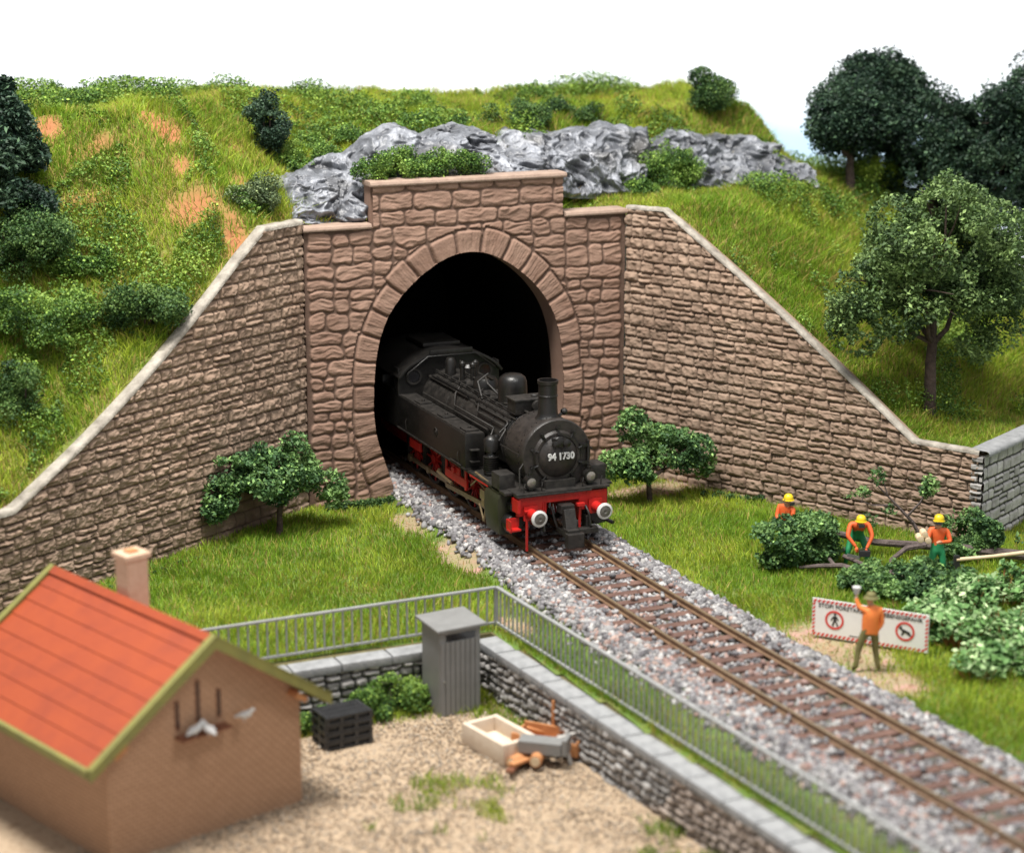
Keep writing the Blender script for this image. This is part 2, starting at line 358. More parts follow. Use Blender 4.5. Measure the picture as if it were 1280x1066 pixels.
# ============================================================ GRASS
def blades(name, n, sampler, zfn, colfn, ln=(.22, .42), w=.028, lean=.45, dens=None):
    P = sampler(n); x, y = P
    if dens is not None:
        k = rng.random(len(x)) < dens(x, y); x, y = x[k], y[k]
    n = len(x); z = zfn(x, y) - .02
    a = rng.random(n) * 2 * np.pi; L = rng.uniform(*ln, n) * (.7 + .6 * noise(x * 1.7, y * 1.7, 0, 31)); b = rng.random(n) * 2 * np.pi
    ll = np.abs(rng.normal(0, lean, n)) * L
    # tufts lean the same way
    wx = (noise(x * .9, y * .9, 0, 41) - .5) * .5 * L; wy = (noise(x * .9, y * .9, 0, 43) - .5) * .5 * L
    ca, sa = np.cos(a) * w * .5, np.sin(a) * w * .5
    tip = np.stack([x + np.cos(b) * ll + wx, y + np.sin(b) * ll + wy, z + L], 1)
    mid = np.stack([x + np.cos(b) * ll * .35 + wx * .35, y + np.sin(b) * ll * .35 + wy * .35, z + L * .55], 1)
    o = np.stack([ca, sa, 0 * ca], 1); p = np.stack([x, y, z], 1)
    V = np.stack([p - o, p + o, mid + o * .8, mid - o * .8, tip], 1).reshape(-1, 3)
    i = np.arange(n)[:, None] * 5
    F = np.concatenate([i + [0, 1, 2], i + [0, 2, 3], i + [3, 2, 4]], 0)
    c = colfn(x, y, n); C = np.repeat(c, 5, 0)
    ob = npmesh(name, V, F, M['grass'], None, False, C)
    return tag(ob, kind='stuff')
def grass_col(x, y, n, dry=.12, bright=1.):
    t = fbm(x * .5, y * .5, 0, 4, 77); u = rng.random(n)
    g1 = np.array([.225, .375, .028]); g2 = np.array([.47, .56, .06]); g3 = np.array([.11, .22, .03]); st = np.array([.55, .40, .13])
    k = np.clip((t - .35) * 2.6 + rng.normal(0, .25, n), 0, 1)[:, None]
    c = g1 * (1 - k) + g2 * k
    dk = (rng.random(n) < .22)[:, None]; c = np.where(dk, g3 + .3 * (c - g3), c)
    d = (u < dry * (.4 + 1.6 * noise(x * .8, y * .8, 0, 55)))[:, None]; c = np.where(d, st * rng.uniform(.6, 1.1, (n, 1)), c)
    return c * bright * rng.uniform(.75, 1.25, (n, 1)) * (.82 + .4 * fbm(x * 2.3, y * 2.3, 0, 3, 301))[:, None]
def uni(x0, x1, y0, y1):
    return lambda n: (rng.uniform(x0, x1, n), rng.uniform(y0, y1, n))
def infront(x, y):
    dl = -.54 * (x + 4.2) + .842 * y; dr = .893 * (x - 5.2) + .45 * y; dg = -.49 * (x - 10.25) + .87 * (y + 10)
    return ((x < -4.2) & (dl < -.12)) | ((x >= -4.2) & (x <= 5.2) & (y < -.12)) | ((x > 5.2) & ((dr < -.12) | (dg < -.15)))
def lawn_dens(x, y):
    d = np.abs(x - track_x(y)); de = (x - EDGE[0]) * FH[0] + (y - EDGE[1]) * FH[1]
    q = infront(x, y) & (de > .02) & ((x > -3.5 + .085 * (-11.2 - y)) | (y > -11.15))
    s = sm(d, 1.68, 2.15) * (1 - .35 * (x < 0) * (d < 2.4))
    return q * s * (1 - .93 * sm(soilspot(x, y), .35, .7))
blades('lawn_grass', 820000, uni(-22, 22, -33, 0), lambda x, y: lawn_z(x, y), lambda x, y, n: grass_col(x, y, n, .10), (.10, .25), .021, .5, lawn_dens)
def hill_dens(x, y):
    q = behind(x, y, .35) & (y < 9.5) & ((x < 12) | (y < 9.5 - (x - 12) * 1.15))
    return q * (1 - .82 * sm(bare_mask(x, y), .25, .8))
blades('hill_grass', 740000, uni(-24, 19.5, -12.5, 9.4), hillz, lambda x, y, n: grass_col(x, y, n, .17, 1.0), (.14, .36), .026, .75, hill_dens)
def yard_dens(x, y):
    de1 = (x - E1[0]) * FH[0] + (y - E1[1]) * FH[1]
    a = np.exp(-((y + 11.9) / .8) ** 2) * (x < -4.0) + np.exp(-((x + 4.2) / .45) ** 2) * (y > -15) * 1.0 + .6 * sm(fbm(x * .8, y * .8, 0, 4, 67), .60, .78) * (y < -15.5)
    return np.clip(a * 1.6 - .35, 0, 1) * (de1 > .1) * (x < -4.0 + .085 * (-11.6 - y)) * (y < -11.7) * (((x + 9.42) * .944 + (y + 15.71) * .329) > .05)
blades('yard_grass', 90000, uni(-13, -2.6, -25, -11.6), lambda x, y: -1.19 + 0 * x, lambda x, y, n: grass_col(x, y, n, .05, .9), (.1, .24), .022, .6, yard_dens)

# ============================================================ STONE WALLS
def split_rects(x0, x1, z0, z1, wmax, hmax, wmin, hmin, r):
    out = []; st = [(x0, x1, z0, z1)]
    while st:
        a, b, c, d = st.pop(); w, h = b - a, d - c
        can_h = h > 2 * hmin; can_w = w > 2 * wmin
        if (h > hmax or (w <= wmax and h > hmax * .9)) and can_h and (h / hmax >= w / wmax or not can_w):
            t = c + h * r.uniform(.38, .62); st += [(a, b, c, t), (a, b, t, d)]
        elif w > wmax * r.uniform(.7, 1.1) and can_w:
            t = a + w * r.uniform(.36, .64); st += [(a, t, c, d), (t, b, c, d)]
        elif h > hmax and can_h:
            t = c + h * r.uniform(.4, .6); st += [(a, b, c, t), (a, b, t, d)]
        else: out.append((a, b, c, d))
    return out
def courses(x0, x1, z0, z1, hr, wr, r, split=.2):
    out = []; z = z0
    while z < z1:
        h = r.uniform(*hr); x = x0 - r.uniform(0, wr[1])
        while x < x1:
            w = r.uniform(*wr)
            if r.random() < split and h > hr[0] * 1.1:
                t = z + h * r.uniform(.4, .6); out += [(x, x + w, z, t), (x, x + w, t, z + h)]
            else: out.append((x, x + w, z, z + h))
            x += w
        z += h
    return out
def relief(Sg, Zg, rects, joint, rad, rise, warp, wscale, seed):
    """height field and stone id; -1 where joint"""
    ws = Sg + (fbm(Sg * wscale, Zg * wscale, 3, 3, seed) - .5) * warp; wz = Zg + (fbm(Sg * wscale, Zg * wscale, 9, 3, seed + 5) - .5) * warp
    H = np.full(Sg.shape, 0.); ID = np.full(Sg.shape, -1)
    s_ax = Sg[0]; 
    for k, (a, b, c, d) in enumerate(rects):
        i0, i1 = np.searchsorted(s_ax, [a - .1 - warp, b + .1 + warp])
        if i1 <= i0: continue
        sl = (slice(None), slice(i0, i1)); x, z = ws[sl], wz[sl]
        zz = (z > c - .05) & (z < d + .05)
        if not zz.any(): continue
        hx, hz = (b - a) / 2 - joint, (d - c) / 2 - joint; r_ = min(rad, hx * .8, hz * .8)
        qx = np.abs(x - (a + b) / 2) - hx + r_; qz = np.abs(z - (c + d) / 2) - hz + r_
        sd = np.hypot(np.maximum(qx, 0), np.maximum(qz, 0)) + np.minimum(np.maximum(qx, qz), 0) - r_
        t = np.clip(-sd / rise, 0, 1); h = 1 - (1 - t) ** 2
        m = (sd < 0) & (h > H[sl])
        H[sl] = np.where(m, h, H[sl]); ID[sl] = np.where(m, k, ID[sl])
    return H, ID
def wall_mesh(name, P0, dr, length, topf, rects, mat, parent, res=.03, joint=.012, rad=.05, rise=.05, warp=.05, wscale=2.2, amp=.06, rough=.04, rscale=5, seed=1, tint=.12, jointdark=.5, out=None, colfn=None, zbase=0.):
    ns = int(length / res) + 1; s = np.linspace(0, length, ns); top = topf(s); nz = int(top.max() / res) + 1
    v = np.linspace(0, 1, nz); Sg, Vg = np.meshgrid(s, v); Zg = Vg * top[None, :]
    H, ID = relief(Sg, Zg, rects, joint, rad, rise, warp, wscale, seed)
    rg = np.random.default_rng(seed); n = len(rects); amps = rg.uniform(.7, 1.2, n + 1); br = 1 + rg.normal(0, tint, n + 1)
    tilt = rg.uniform(-.5, .5, n + 1); cz = np.array([(r[2] + r[3]) / 2 for r in rects] + [0]); off = rg.random(n + 1) * 20
    f = fbm(Sg * rscale, Zg * rscale * 1.4, off[ID], 4, seed + 3); rid = 1 - np.abs(2 * fbm(Sg * rscale * .6, Zg * rscale, off[ID] + 5, 3, seed + 8) - 1)
    D = H * amps[ID] * amp + H * (f - .5) * 2 * rough + H * (rid - .6) * rough
    dr = np.array(dr, float); nrm = np.array([dr[1], -dr[0]]) if out is None else np.array(out, float)
    Px = P0[0] + dr[0] * Sg + nrm[0] * D; Py = P0[1] + dr[1] * Sg + nrm[1] * D
    shade = np.where(ID < 0, jointdark, br[ID] * (.82 + .36 * f)) * (jointdark + (1 - jointdark) * np.clip(H * 1.6, 0, 1))
    c = np.repeat(shade[..., None], 3, -1)
    if colfn is not None: c = c * colfn(Sg, Zg, ID, rg)
    ny, nx = Sg.shape
    return npmesh(name, np.stack([Px, Py, Zg + zbase], -1).reshape(-1, 3), grid_faces(ny, nx), mat, parent, True, c.reshape(-1, 3))
def sweep_coping(name, pts, w, h, mat, parent, back=None, seed=3, lump=.03, step=.08):
    """rough stone coping along pts (3-D), cross-section w (horizontal, centred on nrm) x h"""
    pts = [np.array(p, float) for p in pts]; P = []
    for a, b in zip(pts[:-1], pts[1:]):
        n = max(2, int(np.linalg.norm(b - a) / step))
        for k in range(n): P.append(a + (b - a) * k / n)
    P.append(pts[-1]); P = np.array(P); n = len(P)
    nr = np.array(back, float); sec = [(-.5, 0), (-.5, .35), (-.46, .8), (-.36, 1), (0, 1.04), (.36, 1), (.5, .7), (.5, 0)]
    V = []
    for i, p in enumerate(P):
        for j, (u, v) in enumerate(sec):
            q = p + np.array([nr[0], nr[1], 0]) * u * w + np.array([0, 0, v * h])
            V.append(q)
    V = np.array(V); d = fbm(V[:, 0] * 5 + seed, V[:, 1] * 5, V[:, 2] * 5, 3, seed) - .5
    V[:, 2] += d * lump * 2; V[:, 0] -= nr[0] * d * lump * 1.6; V[:, 1] -= nr[1] * d * lump * 1.6
    m = len(sec); i = np.arange(n * m).reshape(n, m)
    F = np.stack([i[:-1, :-1], i[:-1, 1:], i[1:, 1:], i[1:, :-1]], -1).reshape(-1, 4)
    return npmesh(name, V, F, mat, parent, True)
import random as _r
# ---- wing walls
UL = np.array([-.842, -.54]); UR = np.array([.45, -.893])
def topL(s):
    t = np.clip((s - 1.56) / 8.83, 0, 1); return np.where(s < 1.56, 7.72, 7.75 - 5.4 * t - .38 * np.sin(np.pi * t) * (t > 0)) 
def topR(s):
    t = np.clip((s - 1.3) / 8.0, 0, 1); return np.where(s < 1.3, 7.62, 7.64 - 5.26 * t + .12 * np.sin(np.pi * t))
wl = empty('wing_wall', (-4.25, 0, 0), 0, 'brown rock-faced wing wall left of the tunnel, sloping down behind the red roof', 'wall', 'wing walls of the tunnel portal')
wr = empty('wing_wall', (5.25, 0, 0), 0, 'brown rock-faced wing wall right of the tunnel, sloping down to the grey stone wall', 'wall', 'wing walls of the tunnel portal')
def wing_col(S_, Z_, ID, rg):
    k = fbm(S_ * .35, Z_ * .35, 0, 3, 90)[..., None]; return 1 + (k - .5) * .25 * np.array([1, .9, .8])
r1 = _r.Random(4)
def world_keep(o, par):
    o.parent = par; o.matrix_parent_inverse = Matrix.Translation(par.location).inverted(); return o
o = wall_mesh('masonry', (-4.28, -.02), UL, 14.5, topL, courses(-1, 15, -.1, 8, (.25, .36), (.36, .75), r1, .16), M['stone_wing'], None, .027, .006, .05, .055, .05, 1.6, .075, .065, 6.5, 12, .06, .72, out=(.54, -.842), colfn=wing_col)
world_keep(o, wl)
o = wall_mesh('masonry', (5.27, -.02), UR, 11.2, topR, courses(-1, 12, -.1, 8, (.25, .36), (.36, .75), r1, .16), M['stone_wing'], None, .027, .006, .05, .055, .05, 1.6, .075, .065, 6.5, 22, .06, .72, out=(-.893, -.45), colfn=wing_col)
world_keep(o, wr)
def cop_pts(P0, U, top, ss, nr, off): return [(P0[0] + U[0] * s + nr[0] * off, P0[1] + U[1] * s + nr[1] * off, float(top(np.array(s)))) for s in ss]
nl = np.array([-.54, .842]); nr_ = np.array([.893, .45])
o = sweep_coping('coping', cop_pts((-4.28, -.02), UL, topL, [0, 1.5, 2.5, 3.5, 4.5, 5.5, 6.5, 7.5, 8.5, 9.5, 10.4, 14.5], nl, .06), .34, .12, M['coping_pale'], None, nl, 4); world_keep(o, wl)
o = sweep_coping('coping', cop_pts((5.27, -.02), UR, topR, [0, 1.3, 2.5, 3.5, 4.5, 5.5, 6.5, 7.5, 8.5, 9.3, 11.2], nr_, .05), .27, .10, M['coping_pale'], None, nr_, 8); world_keep(o, wr)
core = MB()
for (P0, U, top, n_, par, Ln) in (((-4.28, -.02), UL, topL, nl, wl, 14.5), ((5.27, -.02), UR, topR, nr_, wr, 11.2)):
    core = MB(); ss = np.linspace(0, Ln, 30)
    vs = []; 
    for s in ss:
        for d in (.02, .42):
            for z in (0, float(top(np.array(s))) - .02): vs.append((P0[0] + U[0] * s + n_[0] * d, P0[1] + U[1] * s + n_[1] * d, z))
    fs = []
    for i in range(29):
        a = i * 4; fs += [(a + 1, a + 5, a + 7, a + 3), (a + 2, a + 3, a + 7, a + 6)]
    fs += [(0, 1, 3, 2), (118 - 2, 119 - 2, 119, 118)]
    core.add(vs, fs); world_keep(core.build('wall_back', M['stone_wing']), par)

# ---- grey stone wall at the right end
gw = empty('stone_wall', (10.3, -10.1, 0), 0, 'light grey block wall with a dark quoin edge at the right end of the brown wing wall', 'wall')
UG = np.array([.872, .490])
r2 = _r.Random(9)
o = wall_mesh('masonry', (10.36, -10.08), UG, 9, lambda s: 2.36 + 0 * s, courses(-1, 10, -.1, 3, (.24, .34), (.3, .62), r2, .1), M['grey_block'], None, .022, .018, .05, .04, .05, 2, .05, .02, 5, 31, .1, .28, out=(.49, -.872)); world_keep(o, gw)
o = wall_mesh('quoin', (10.20, -9.86), np.array([.55, -.83]) / np.hypot(.55, .83), .30, lambda s: 2.36 + 0 * s, courses(-.2, .6, -.1, 3, (.12, .22), (.4, .7), r2, 0), M['grey_rubble'], None, .02, .015, .03, .03, .05, 4, .07, .05, 6, 33, .2, .25, out=(-.83, -.55)); world_keep(o, gw)
o = sweep_coping('coping', [(10.25, -10.0, 2.36), (18, -5.65, 2.36)], .62, .13, M['grey_cap'], None, (-.49, .872), 5, .02); world_keep(o, gw)
# ============================================================ TUNNEL PORTAL
CX = .48
half = [(0, 2.26), (.43, 2.31), (1.24, 2.6), (1.89, 2.79), (2.58, 2.84), (3.16, 2.82), (3.83, 2.76), (4.4, 2.66), (4.98, 2.45), (5.45, 2.15), (5.85, 1.78), (6.2, 1.35), (6.45, .95), (6.65, .5), (6.72, 0)]
L_ = [(CX - w, z) for z, w in half]; R_ = [(CX + w, z) for z, w in half[:-1]][::-1]
cv = np.array(L_ + R_)
# smooth resample by arc length
def resample(P, n, it=3):
    for _ in range(it):
        Q = [P[0]]
        for a, b in zip(P[:-1], P[1:]): Q += [a * .75 + b * .25, a * .25 + b * .75]
        Q.append(P[-1]); P = np.array(Q)
    d = np.r_[0, np.cumsum(np.hypot(*np.diff(P, axis=0).T))]; t = np.linspace(0, d[-1], n)
    return np.stack([np.interp(t, d, P[:, 0]), np.interp(t, d, P[:, 1])], 1), d[-1]
arch, ALEN = resample(cv, 140)
def arch_dist(x, z):
    """signed distance (positive outside the opening), arc parameter and nearest point"""
    A, B = arch[:-1], arch[1:]; best = np.full(x.shape, 1e9); arc = np.zeros(x.shape); nx_ = np.zeros(x.shape); nz_ = np.zeros(x.shape)
    seg = ALEN / (len(arch) - 1)
    for i in range(len(A)):
        d = B[i] - A[i]; t = np.clip(((x - A[i][0]) * d[0] + (z - A[i][1]) * d[1]) / (d @ d), 0, 1)
        px, pz = A[i][0] + t * d[0], A[i][1] + t * d[1]; q = np.hypot(x - px, z - pz); m = q < best
        best = np.where(m, q, best); arc = np.where(m, (i + t) * seg, arc); nx_ = np.where(m, px, nx_); nz_ = np.where(m, pz, nz_)
    w = np.interp(z, [p[1] for p in arch[:70]], [CX - p[0] for p in arch[:70]])
    inside = (np.abs(x - CX) < w) & (z < arch[:, 1].max())
    return np.where(inside, -best, best), arc, nx_, nz_
portal = empty('tunnel_portal', (CX, 0, 0), 0, 'reddish brown stone tunnel portal with raised arch stones and a stepped top', 'tunnel portal')
def wk(o): return world_keep(o, portal)
res = .026
xs = np.arange(-4.2, 5.2 + res, res); zs = np.arange(-.1, 8.62 + res, res)
Xg, Zg = np.meshgrid(xs, zs)
zt = np.where((Xg > -2.29) & (Xg < 3.28), 8.62, 7.5)
sd, arc, nx_, nz_ = arch_dist(Xg, Zg)
r3 = _r.Random(21)
rects = split_rects(-4.12, -1.2, -.2, 4.0, .95, .62, .34, .26, r3) + split_rects(2.2, 5.12, -.2, 4.0, .95, .62, .34, .26, r3) + split_rects(-4.12, 5.12, 4.0, 7.46, 1.15, .62, .4, .3, r3) + courses(-2.25, 3.24, 7.46, 8.5, (.42, .52), (.6, 1.25), r3, 0)
H, ID = relief(Xg, Zg, rects, .014, .13, .05, .22, 1.6, 51)
# ring of arch stones
RW = .62; nst = 25; bl = ALEN / nst
aw = arc + (fbm(Xg * 2, Zg * 2, 0, 2, 61) - .5) * .10; kk = np.floor(aw / bl).astype(int).clip(0, nst - 1)
rgv = np.random.default_rng(5); wid = RW + rgv.uniform(-.06, .09, nst)[kk]
da = (bl / 2 - np.abs(aw - (kk + .5) * bl)) * (1 + np.clip(sd, 0, 1) / 2.9) - .020
dr_ = wid / 2 - np.abs(sd - wid / 2); dr2 = wid - sd - .025
dd = np.minimum(da, dr2); rr = .10
q1, q2 = np.maximum(rr - da, 0), np.maximum(rr - dr2, 0); sdr = rr - np.hypot(q1, q2); sdr = np.where(sdr > rr - 1e-6, dd, sdr)
ringm = (sd < wid + .02); Hr = np.where(sdr > 0, 1 - (1 - np.clip(sdr / .07, 0, 1)) ** 2, 0)
H = np.where(ringm, Hr, H); ID = np.where(ringm, np.where(Hr > 0, 1000 + kk, -1), ID)
f1 = fbm(Xg * 3, Zg * 5, ID * .37, 4, 71)
ribs_r = np.sin(aw * 95 + fbm(Xg * 4, Zg * 4, 0, 3, 73) * 9) * .5 + .5      # tooled arch stones
wood = fbm(Xg * 2.2, Zg * 17 + fbm(Xg * 2, Zg * 2, 0, 2, 75) * 5, ID * .61, 3, 76)
D = H * .050 + H * (f1 - .5) * .06 + H * (wood - .5) * .075
D = np.where(ringm, H * (.085 + (ribs_r - .5) * .012 + (f1 - .5) * .03 + (fbm(aw * 14, sd * 2.2, kk * 3.1, 3, 78) - .5) * .045), D)
# flat strips at the outer edges
bri = np.random.default_rng(3).normal(1, .05, 2000)[ID % 2000]
sh = np.where(H <= 0, .45, (.45 + .55 * np.clip(H * 1.5, 0, 1)) * bri * (.85 + .3 * wood))
keepv = (sd > -res * 1.5) & (Zg <= zt + res)
ins = sd < .0
Px = np.where(ins, nx_, Xg); Pz = np.where(ins, nz_, Zg); Pz = np.minimum(Pz, zt)
ny, nx = Xg.shape; F = grid_faces(ny, nx); fv = ((sd > 0) & (Zg <= zt)).ravel()[F]; kf = keepv.ravel()[F].all(1) & (fv.sum(1) >= 1)
F = F[kf]; used = np.unique(F); mp = -np.ones(ny * nx, int); mp[used] = np.arange(len(used))
Y_ = -.02 - D
wk(npmesh('masonry', np.stack([Px.ravel(), Y_.ravel(), Pz.ravel()], 1)[used], mp[F], M['stone_brown'], None, True, np.repeat(sh.ravel()[used][:, None], 3, 1)))
# body behind the face, coping and edge strips
b = MB()
for x0, x1, z1 in ((-4.2, -2.29, 7.48), (3.28, 5.2, 7.48)):
    b.box(((x0 + x1) / 2, .35, z1 - .3), (x1 - x0, .5, .6))
b.box((CX + .015, .35, 7.9), (5.57, .5, 1.4)); b.box((-4.16, .3, 3.7), (.08, .62, 7.4)); b.box((5.16, .3, 3.7), (.08, .62, 7.4))
wk(b.build('portal_back', M['stone_brown']))
def slab(x0, x1, z):
    b = MB(); b.prism([(-.14, z), (-.155, z + .05), (-.13, z + .12), (-.09, z + .135), (.55, z + .135), (.55, z)], x0, x1, 'x')
    wk(b.build('coping', M['coping_brown'], None, .012, True))
slab(-4.24, -2.34, 7.5); slab(3.33, 5.22, 7.5); slab(-2.36, 3.35, 8.6)
# intrados of the portal and the tube, coloured near-black for the tunnel's darkness
def tube_mesh(name, off, y0, y1, mat, n=6):
    P = arch.copy(); c = np.array([CX, 3.2]); d = (P - c) / np.linalg.norm(P - c, axis=1)[:, None]; P = P + d * off
    ys = np.linspace(y0, y1, n); V = np.concatenate([np.stack([P[:, 0], np.full(len(P), y), P[:, 1]], 1) for y in ys])
    i = np.arange(n * len(P)).reshape(n, len(P)); F = np.stack([i[:-1, :-1], i[:-1, 1:], i[1:, 1:], i[1:, :-1]], -1).reshape(-1, 4)
    return npmesh(name, V, F, mat, None, True)
wk(tube_mesh('arch_soffit', .0, -.08, .75, M['stone_brown']))
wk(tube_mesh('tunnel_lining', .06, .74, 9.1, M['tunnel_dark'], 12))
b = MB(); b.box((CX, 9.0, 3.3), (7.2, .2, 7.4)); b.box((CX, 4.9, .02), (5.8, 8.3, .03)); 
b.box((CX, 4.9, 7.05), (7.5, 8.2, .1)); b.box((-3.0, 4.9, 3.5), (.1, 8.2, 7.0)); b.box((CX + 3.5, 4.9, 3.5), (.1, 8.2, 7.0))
wk(b.build('tunnel_blackout', M['tunnel_dark']))  # added dark end wall, floor and outer boxes keep stray light out

# ============================================================ ROCKS
def rock_band(name, bot, top, nu, nv, amp, seed, label, group=None, bulge=.22):
    bot = np.array(bot, float); top = np.array(top, float)
    def rs(P, n):
        d = np.r_[0, np.cumsum(np.linalg.norm(np.diff(P, axis=0), axis=1))]; t = np.linspace(0, d[-1], n); return np.stack([np.interp(t, d, P[:, k]) for k in range(3)], 1)
    A, B = rs(bot, nu), rs(top, nu); v = np.linspace(0, 1, nv)[:, None, None]
    P = A[None] * (1 - v) + B[None] * v; jag = (fbm(B[:, 0] * 1.7, B[:, 1], 0, 4, seed + 30) - .5) * .5; P[..., 2] += jag[None] * v[..., 0] ** 2; P[..., 1] -= np.sin(np.pi * np.clip(v[..., 0] * 1.05, 0, 1)) * bulge
    x, y, z = P[..., 0], P[..., 1], P[..., 2]
    wx = x + (fbm(x * 1.1, y, z * 1.1, 3, seed) - .5) * 1.3; wz = z + (fbm(x * 1.1 + 9, y, z * 1.1, 3, seed) - .5) * 1.3
    pp = wx * .5 + wz * .87; qq = wx * .87 - wz * .5
    r1 = 1 - np.abs(2 * fbm(pp * 1.25, y * .5, qq * .45, 2, seed + 1) - 1)
    r2 = 1 - np.abs(2 * fbm(pp * 3.1, y * 1.2, qq * 1.2, 3, seed + 2) - 1)
    # stepped facets give broken edges
    st = fbm(pp * .9, y * .4, qq * .5, 2, seed + 4) * 7; stp = np.floor(st) + sm(st - np.floor(st), .0, .35)
    r3_ = 1 - np.abs(2 * fbm(pp * 7.5, y * 3, qq * 3.0, 3, seed + 12) - 1)
    h = (r1 ** 1.6 - .45) * .95 + (r2 ** 1.6 - .45) * .85 + (r3_ ** 1.5 - .45) * .46 + stp * .26 - .75
    edge = sm(v[..., 0], 0, .08) * (1 - .75 * sm(v[..., 0], .9, 1)) * np.minimum(1, np.minimum(np.arange(nu), np.arange(nu)[::-1])[None] / 8)
    P[..., 1] -= h * amp * edge; P[..., 2] += h * amp * .30 * edge; P[..., 0] += (fbm(x * 2, y, z * 2, 3, seed + 6) - .5) * amp * .6 * edge
    # closing skirt behind
    back = P[-1:].copy(); back[..., 1] += .9; back[..., 2] -= .7; P = np.concatenate([P, back])
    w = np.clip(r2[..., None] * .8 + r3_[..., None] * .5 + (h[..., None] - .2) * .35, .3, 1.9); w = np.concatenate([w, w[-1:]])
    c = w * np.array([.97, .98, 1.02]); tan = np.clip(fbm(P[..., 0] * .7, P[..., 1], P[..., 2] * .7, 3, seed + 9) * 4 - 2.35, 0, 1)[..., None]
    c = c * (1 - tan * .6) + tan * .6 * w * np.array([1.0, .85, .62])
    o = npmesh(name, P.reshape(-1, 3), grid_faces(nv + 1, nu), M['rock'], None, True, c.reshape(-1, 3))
    return tag(o, label, 'rock', group)
rock_band('rock_outcrop', [(-4.6, .5, 7.55), (-3.6, .45, 7.5), (-2.45, .45, 7.5), (-2.2, .5, 7.6), (0, .7, 8.45), (2.4, .9, 8.4)],
          [(-4.35, 1.9, 8.6), (-3.3, 2.3, 9.0), (-2.2, 2.4, 9.4), (-.9, 2.4, 10.15), (.0, 2.6, 9.75), (1.1, 2.8, 9.85), (2.3, 2.9, 9.5)], 230, 90, .42, 101,
          'silver grey jagged rock face above the left half of the tunnel portal', 'bare rocks above the portal')
rock_band('rock_outcrop', [(2.2, .9, 8.2), (3.4, 1.0, 8.0), (4.3, 1.6, 7.75), (5.6, 2.2, 7.6), (7.2, 2.8, 7.45)],
          [(1.7, 3.2, 9.2), (3.1, 3.4, 9.55), (4.6, 3.8, 9.55), (6.4, 4.0, 9.5), (8.0, 4.2, 9.4)], 220, 80, .42, 131,
          'streaked grey rock face behind the right shoulder of the portal, partly under shrubs', 'bare rocks above the portal')
rock_band('rock_outcrop', [(7.6, 2.7, 7.45), (8.8, 2.9, 7.35), (10.2, 3.1, 7.3), (11.8, 2.6, 7.35), (13.0, 2.8, 7.3)],
          [(7.9, 4.2, 9.1), (9.0, 4.6, 9.2), (10.3, 4.7, 9.1), (12.2, 4.5, 8.7), (13.3, 4.2, 7.8)], 200, 70, .5, 161,
          'dark grey rock face at the right end of the cliff, below the round grassy knoll', 'bare rocks above the portal')

# ============================================================ TRACK
track = empty('railway_track', (0, -10, 0), 0, 'single railway track with rusty rails and brown sleepers running out of the tunnel', 'railway track')
def tk(o): return world_keep(o, track)
RZ = .46
def edge_y(x):  # where the board's front edge lies for this x
    return EDGE[1] - (x - EDGE[0]) * FH[0] / FH[1]
for sx in (-.7175 - .035, .7175 + .035):
    pts = []; y = 8.5
    while True:
        x = float(track_x(y)) + sx
        if y < edge_y(x) + .02: break
        pts.append((x, y)); y -= .5 if y > -7 else .25
    V = []; prof = [(-.06, -.15), (.06, -.15), (.06, -.125), (.02, -.10), (.02, -.05), (.037, -.03), (.037, 0), (-.037, 0), (-.037, -.03), (-.02, -.05), (-.02, -.10), (-.06, -.125)]
    b = MB(); m = len(prof); V = [(x + px, y, RZ + pz) for x, y in pts for px, pz in prof]
    F = [(i * m + k, (i + 1) * m + k, (i + 1) * m + (k + 1) % m, i * m + (k + 1) % m) for i in range(len(pts) - 1) for k in range(m)] + [tuple(range(m)), tuple((len(pts) - 1) * m + k for k in range(m))]
    b.add(V, F); o = b.build('rail', M['rail']); tk(o)
    V = [(x + px, y, RZ + pz) for x, y in pts for px, pz in ((-.034, .001), (.034, .001), (.034, .006), (-.034, .006))]
    b = MB(); b.add(V, [(i * 4 + k, (i + 1) * 4 + k, (i + 1) * 4 + (k + 1) % 4, i * 4 + (k + 1) % 4) for i in range(len(pts) - 1) for k in range(4)])
    h = b.build('rail_head', M['rail_top']); h.parent = o
y = 3.; k = 0
while True:
    x = float(track_x(y)); ang = math.atan2(float(track_x(y - .1) - track_x(y + .1)), .2)
    if y < edge_y(x - 1.35) + .35: break
    b = MB(); b.box((0, 0, 0), (2.55, .25, .16), top=.97)
    o = b.build('sleeper', M['sleeper'], None, .015); o.location = (x, y, RZ - .222); o.rotation_euler = (0, 0, ang + random.uniform(-.01, .01)); tk(o)
    y -= .60
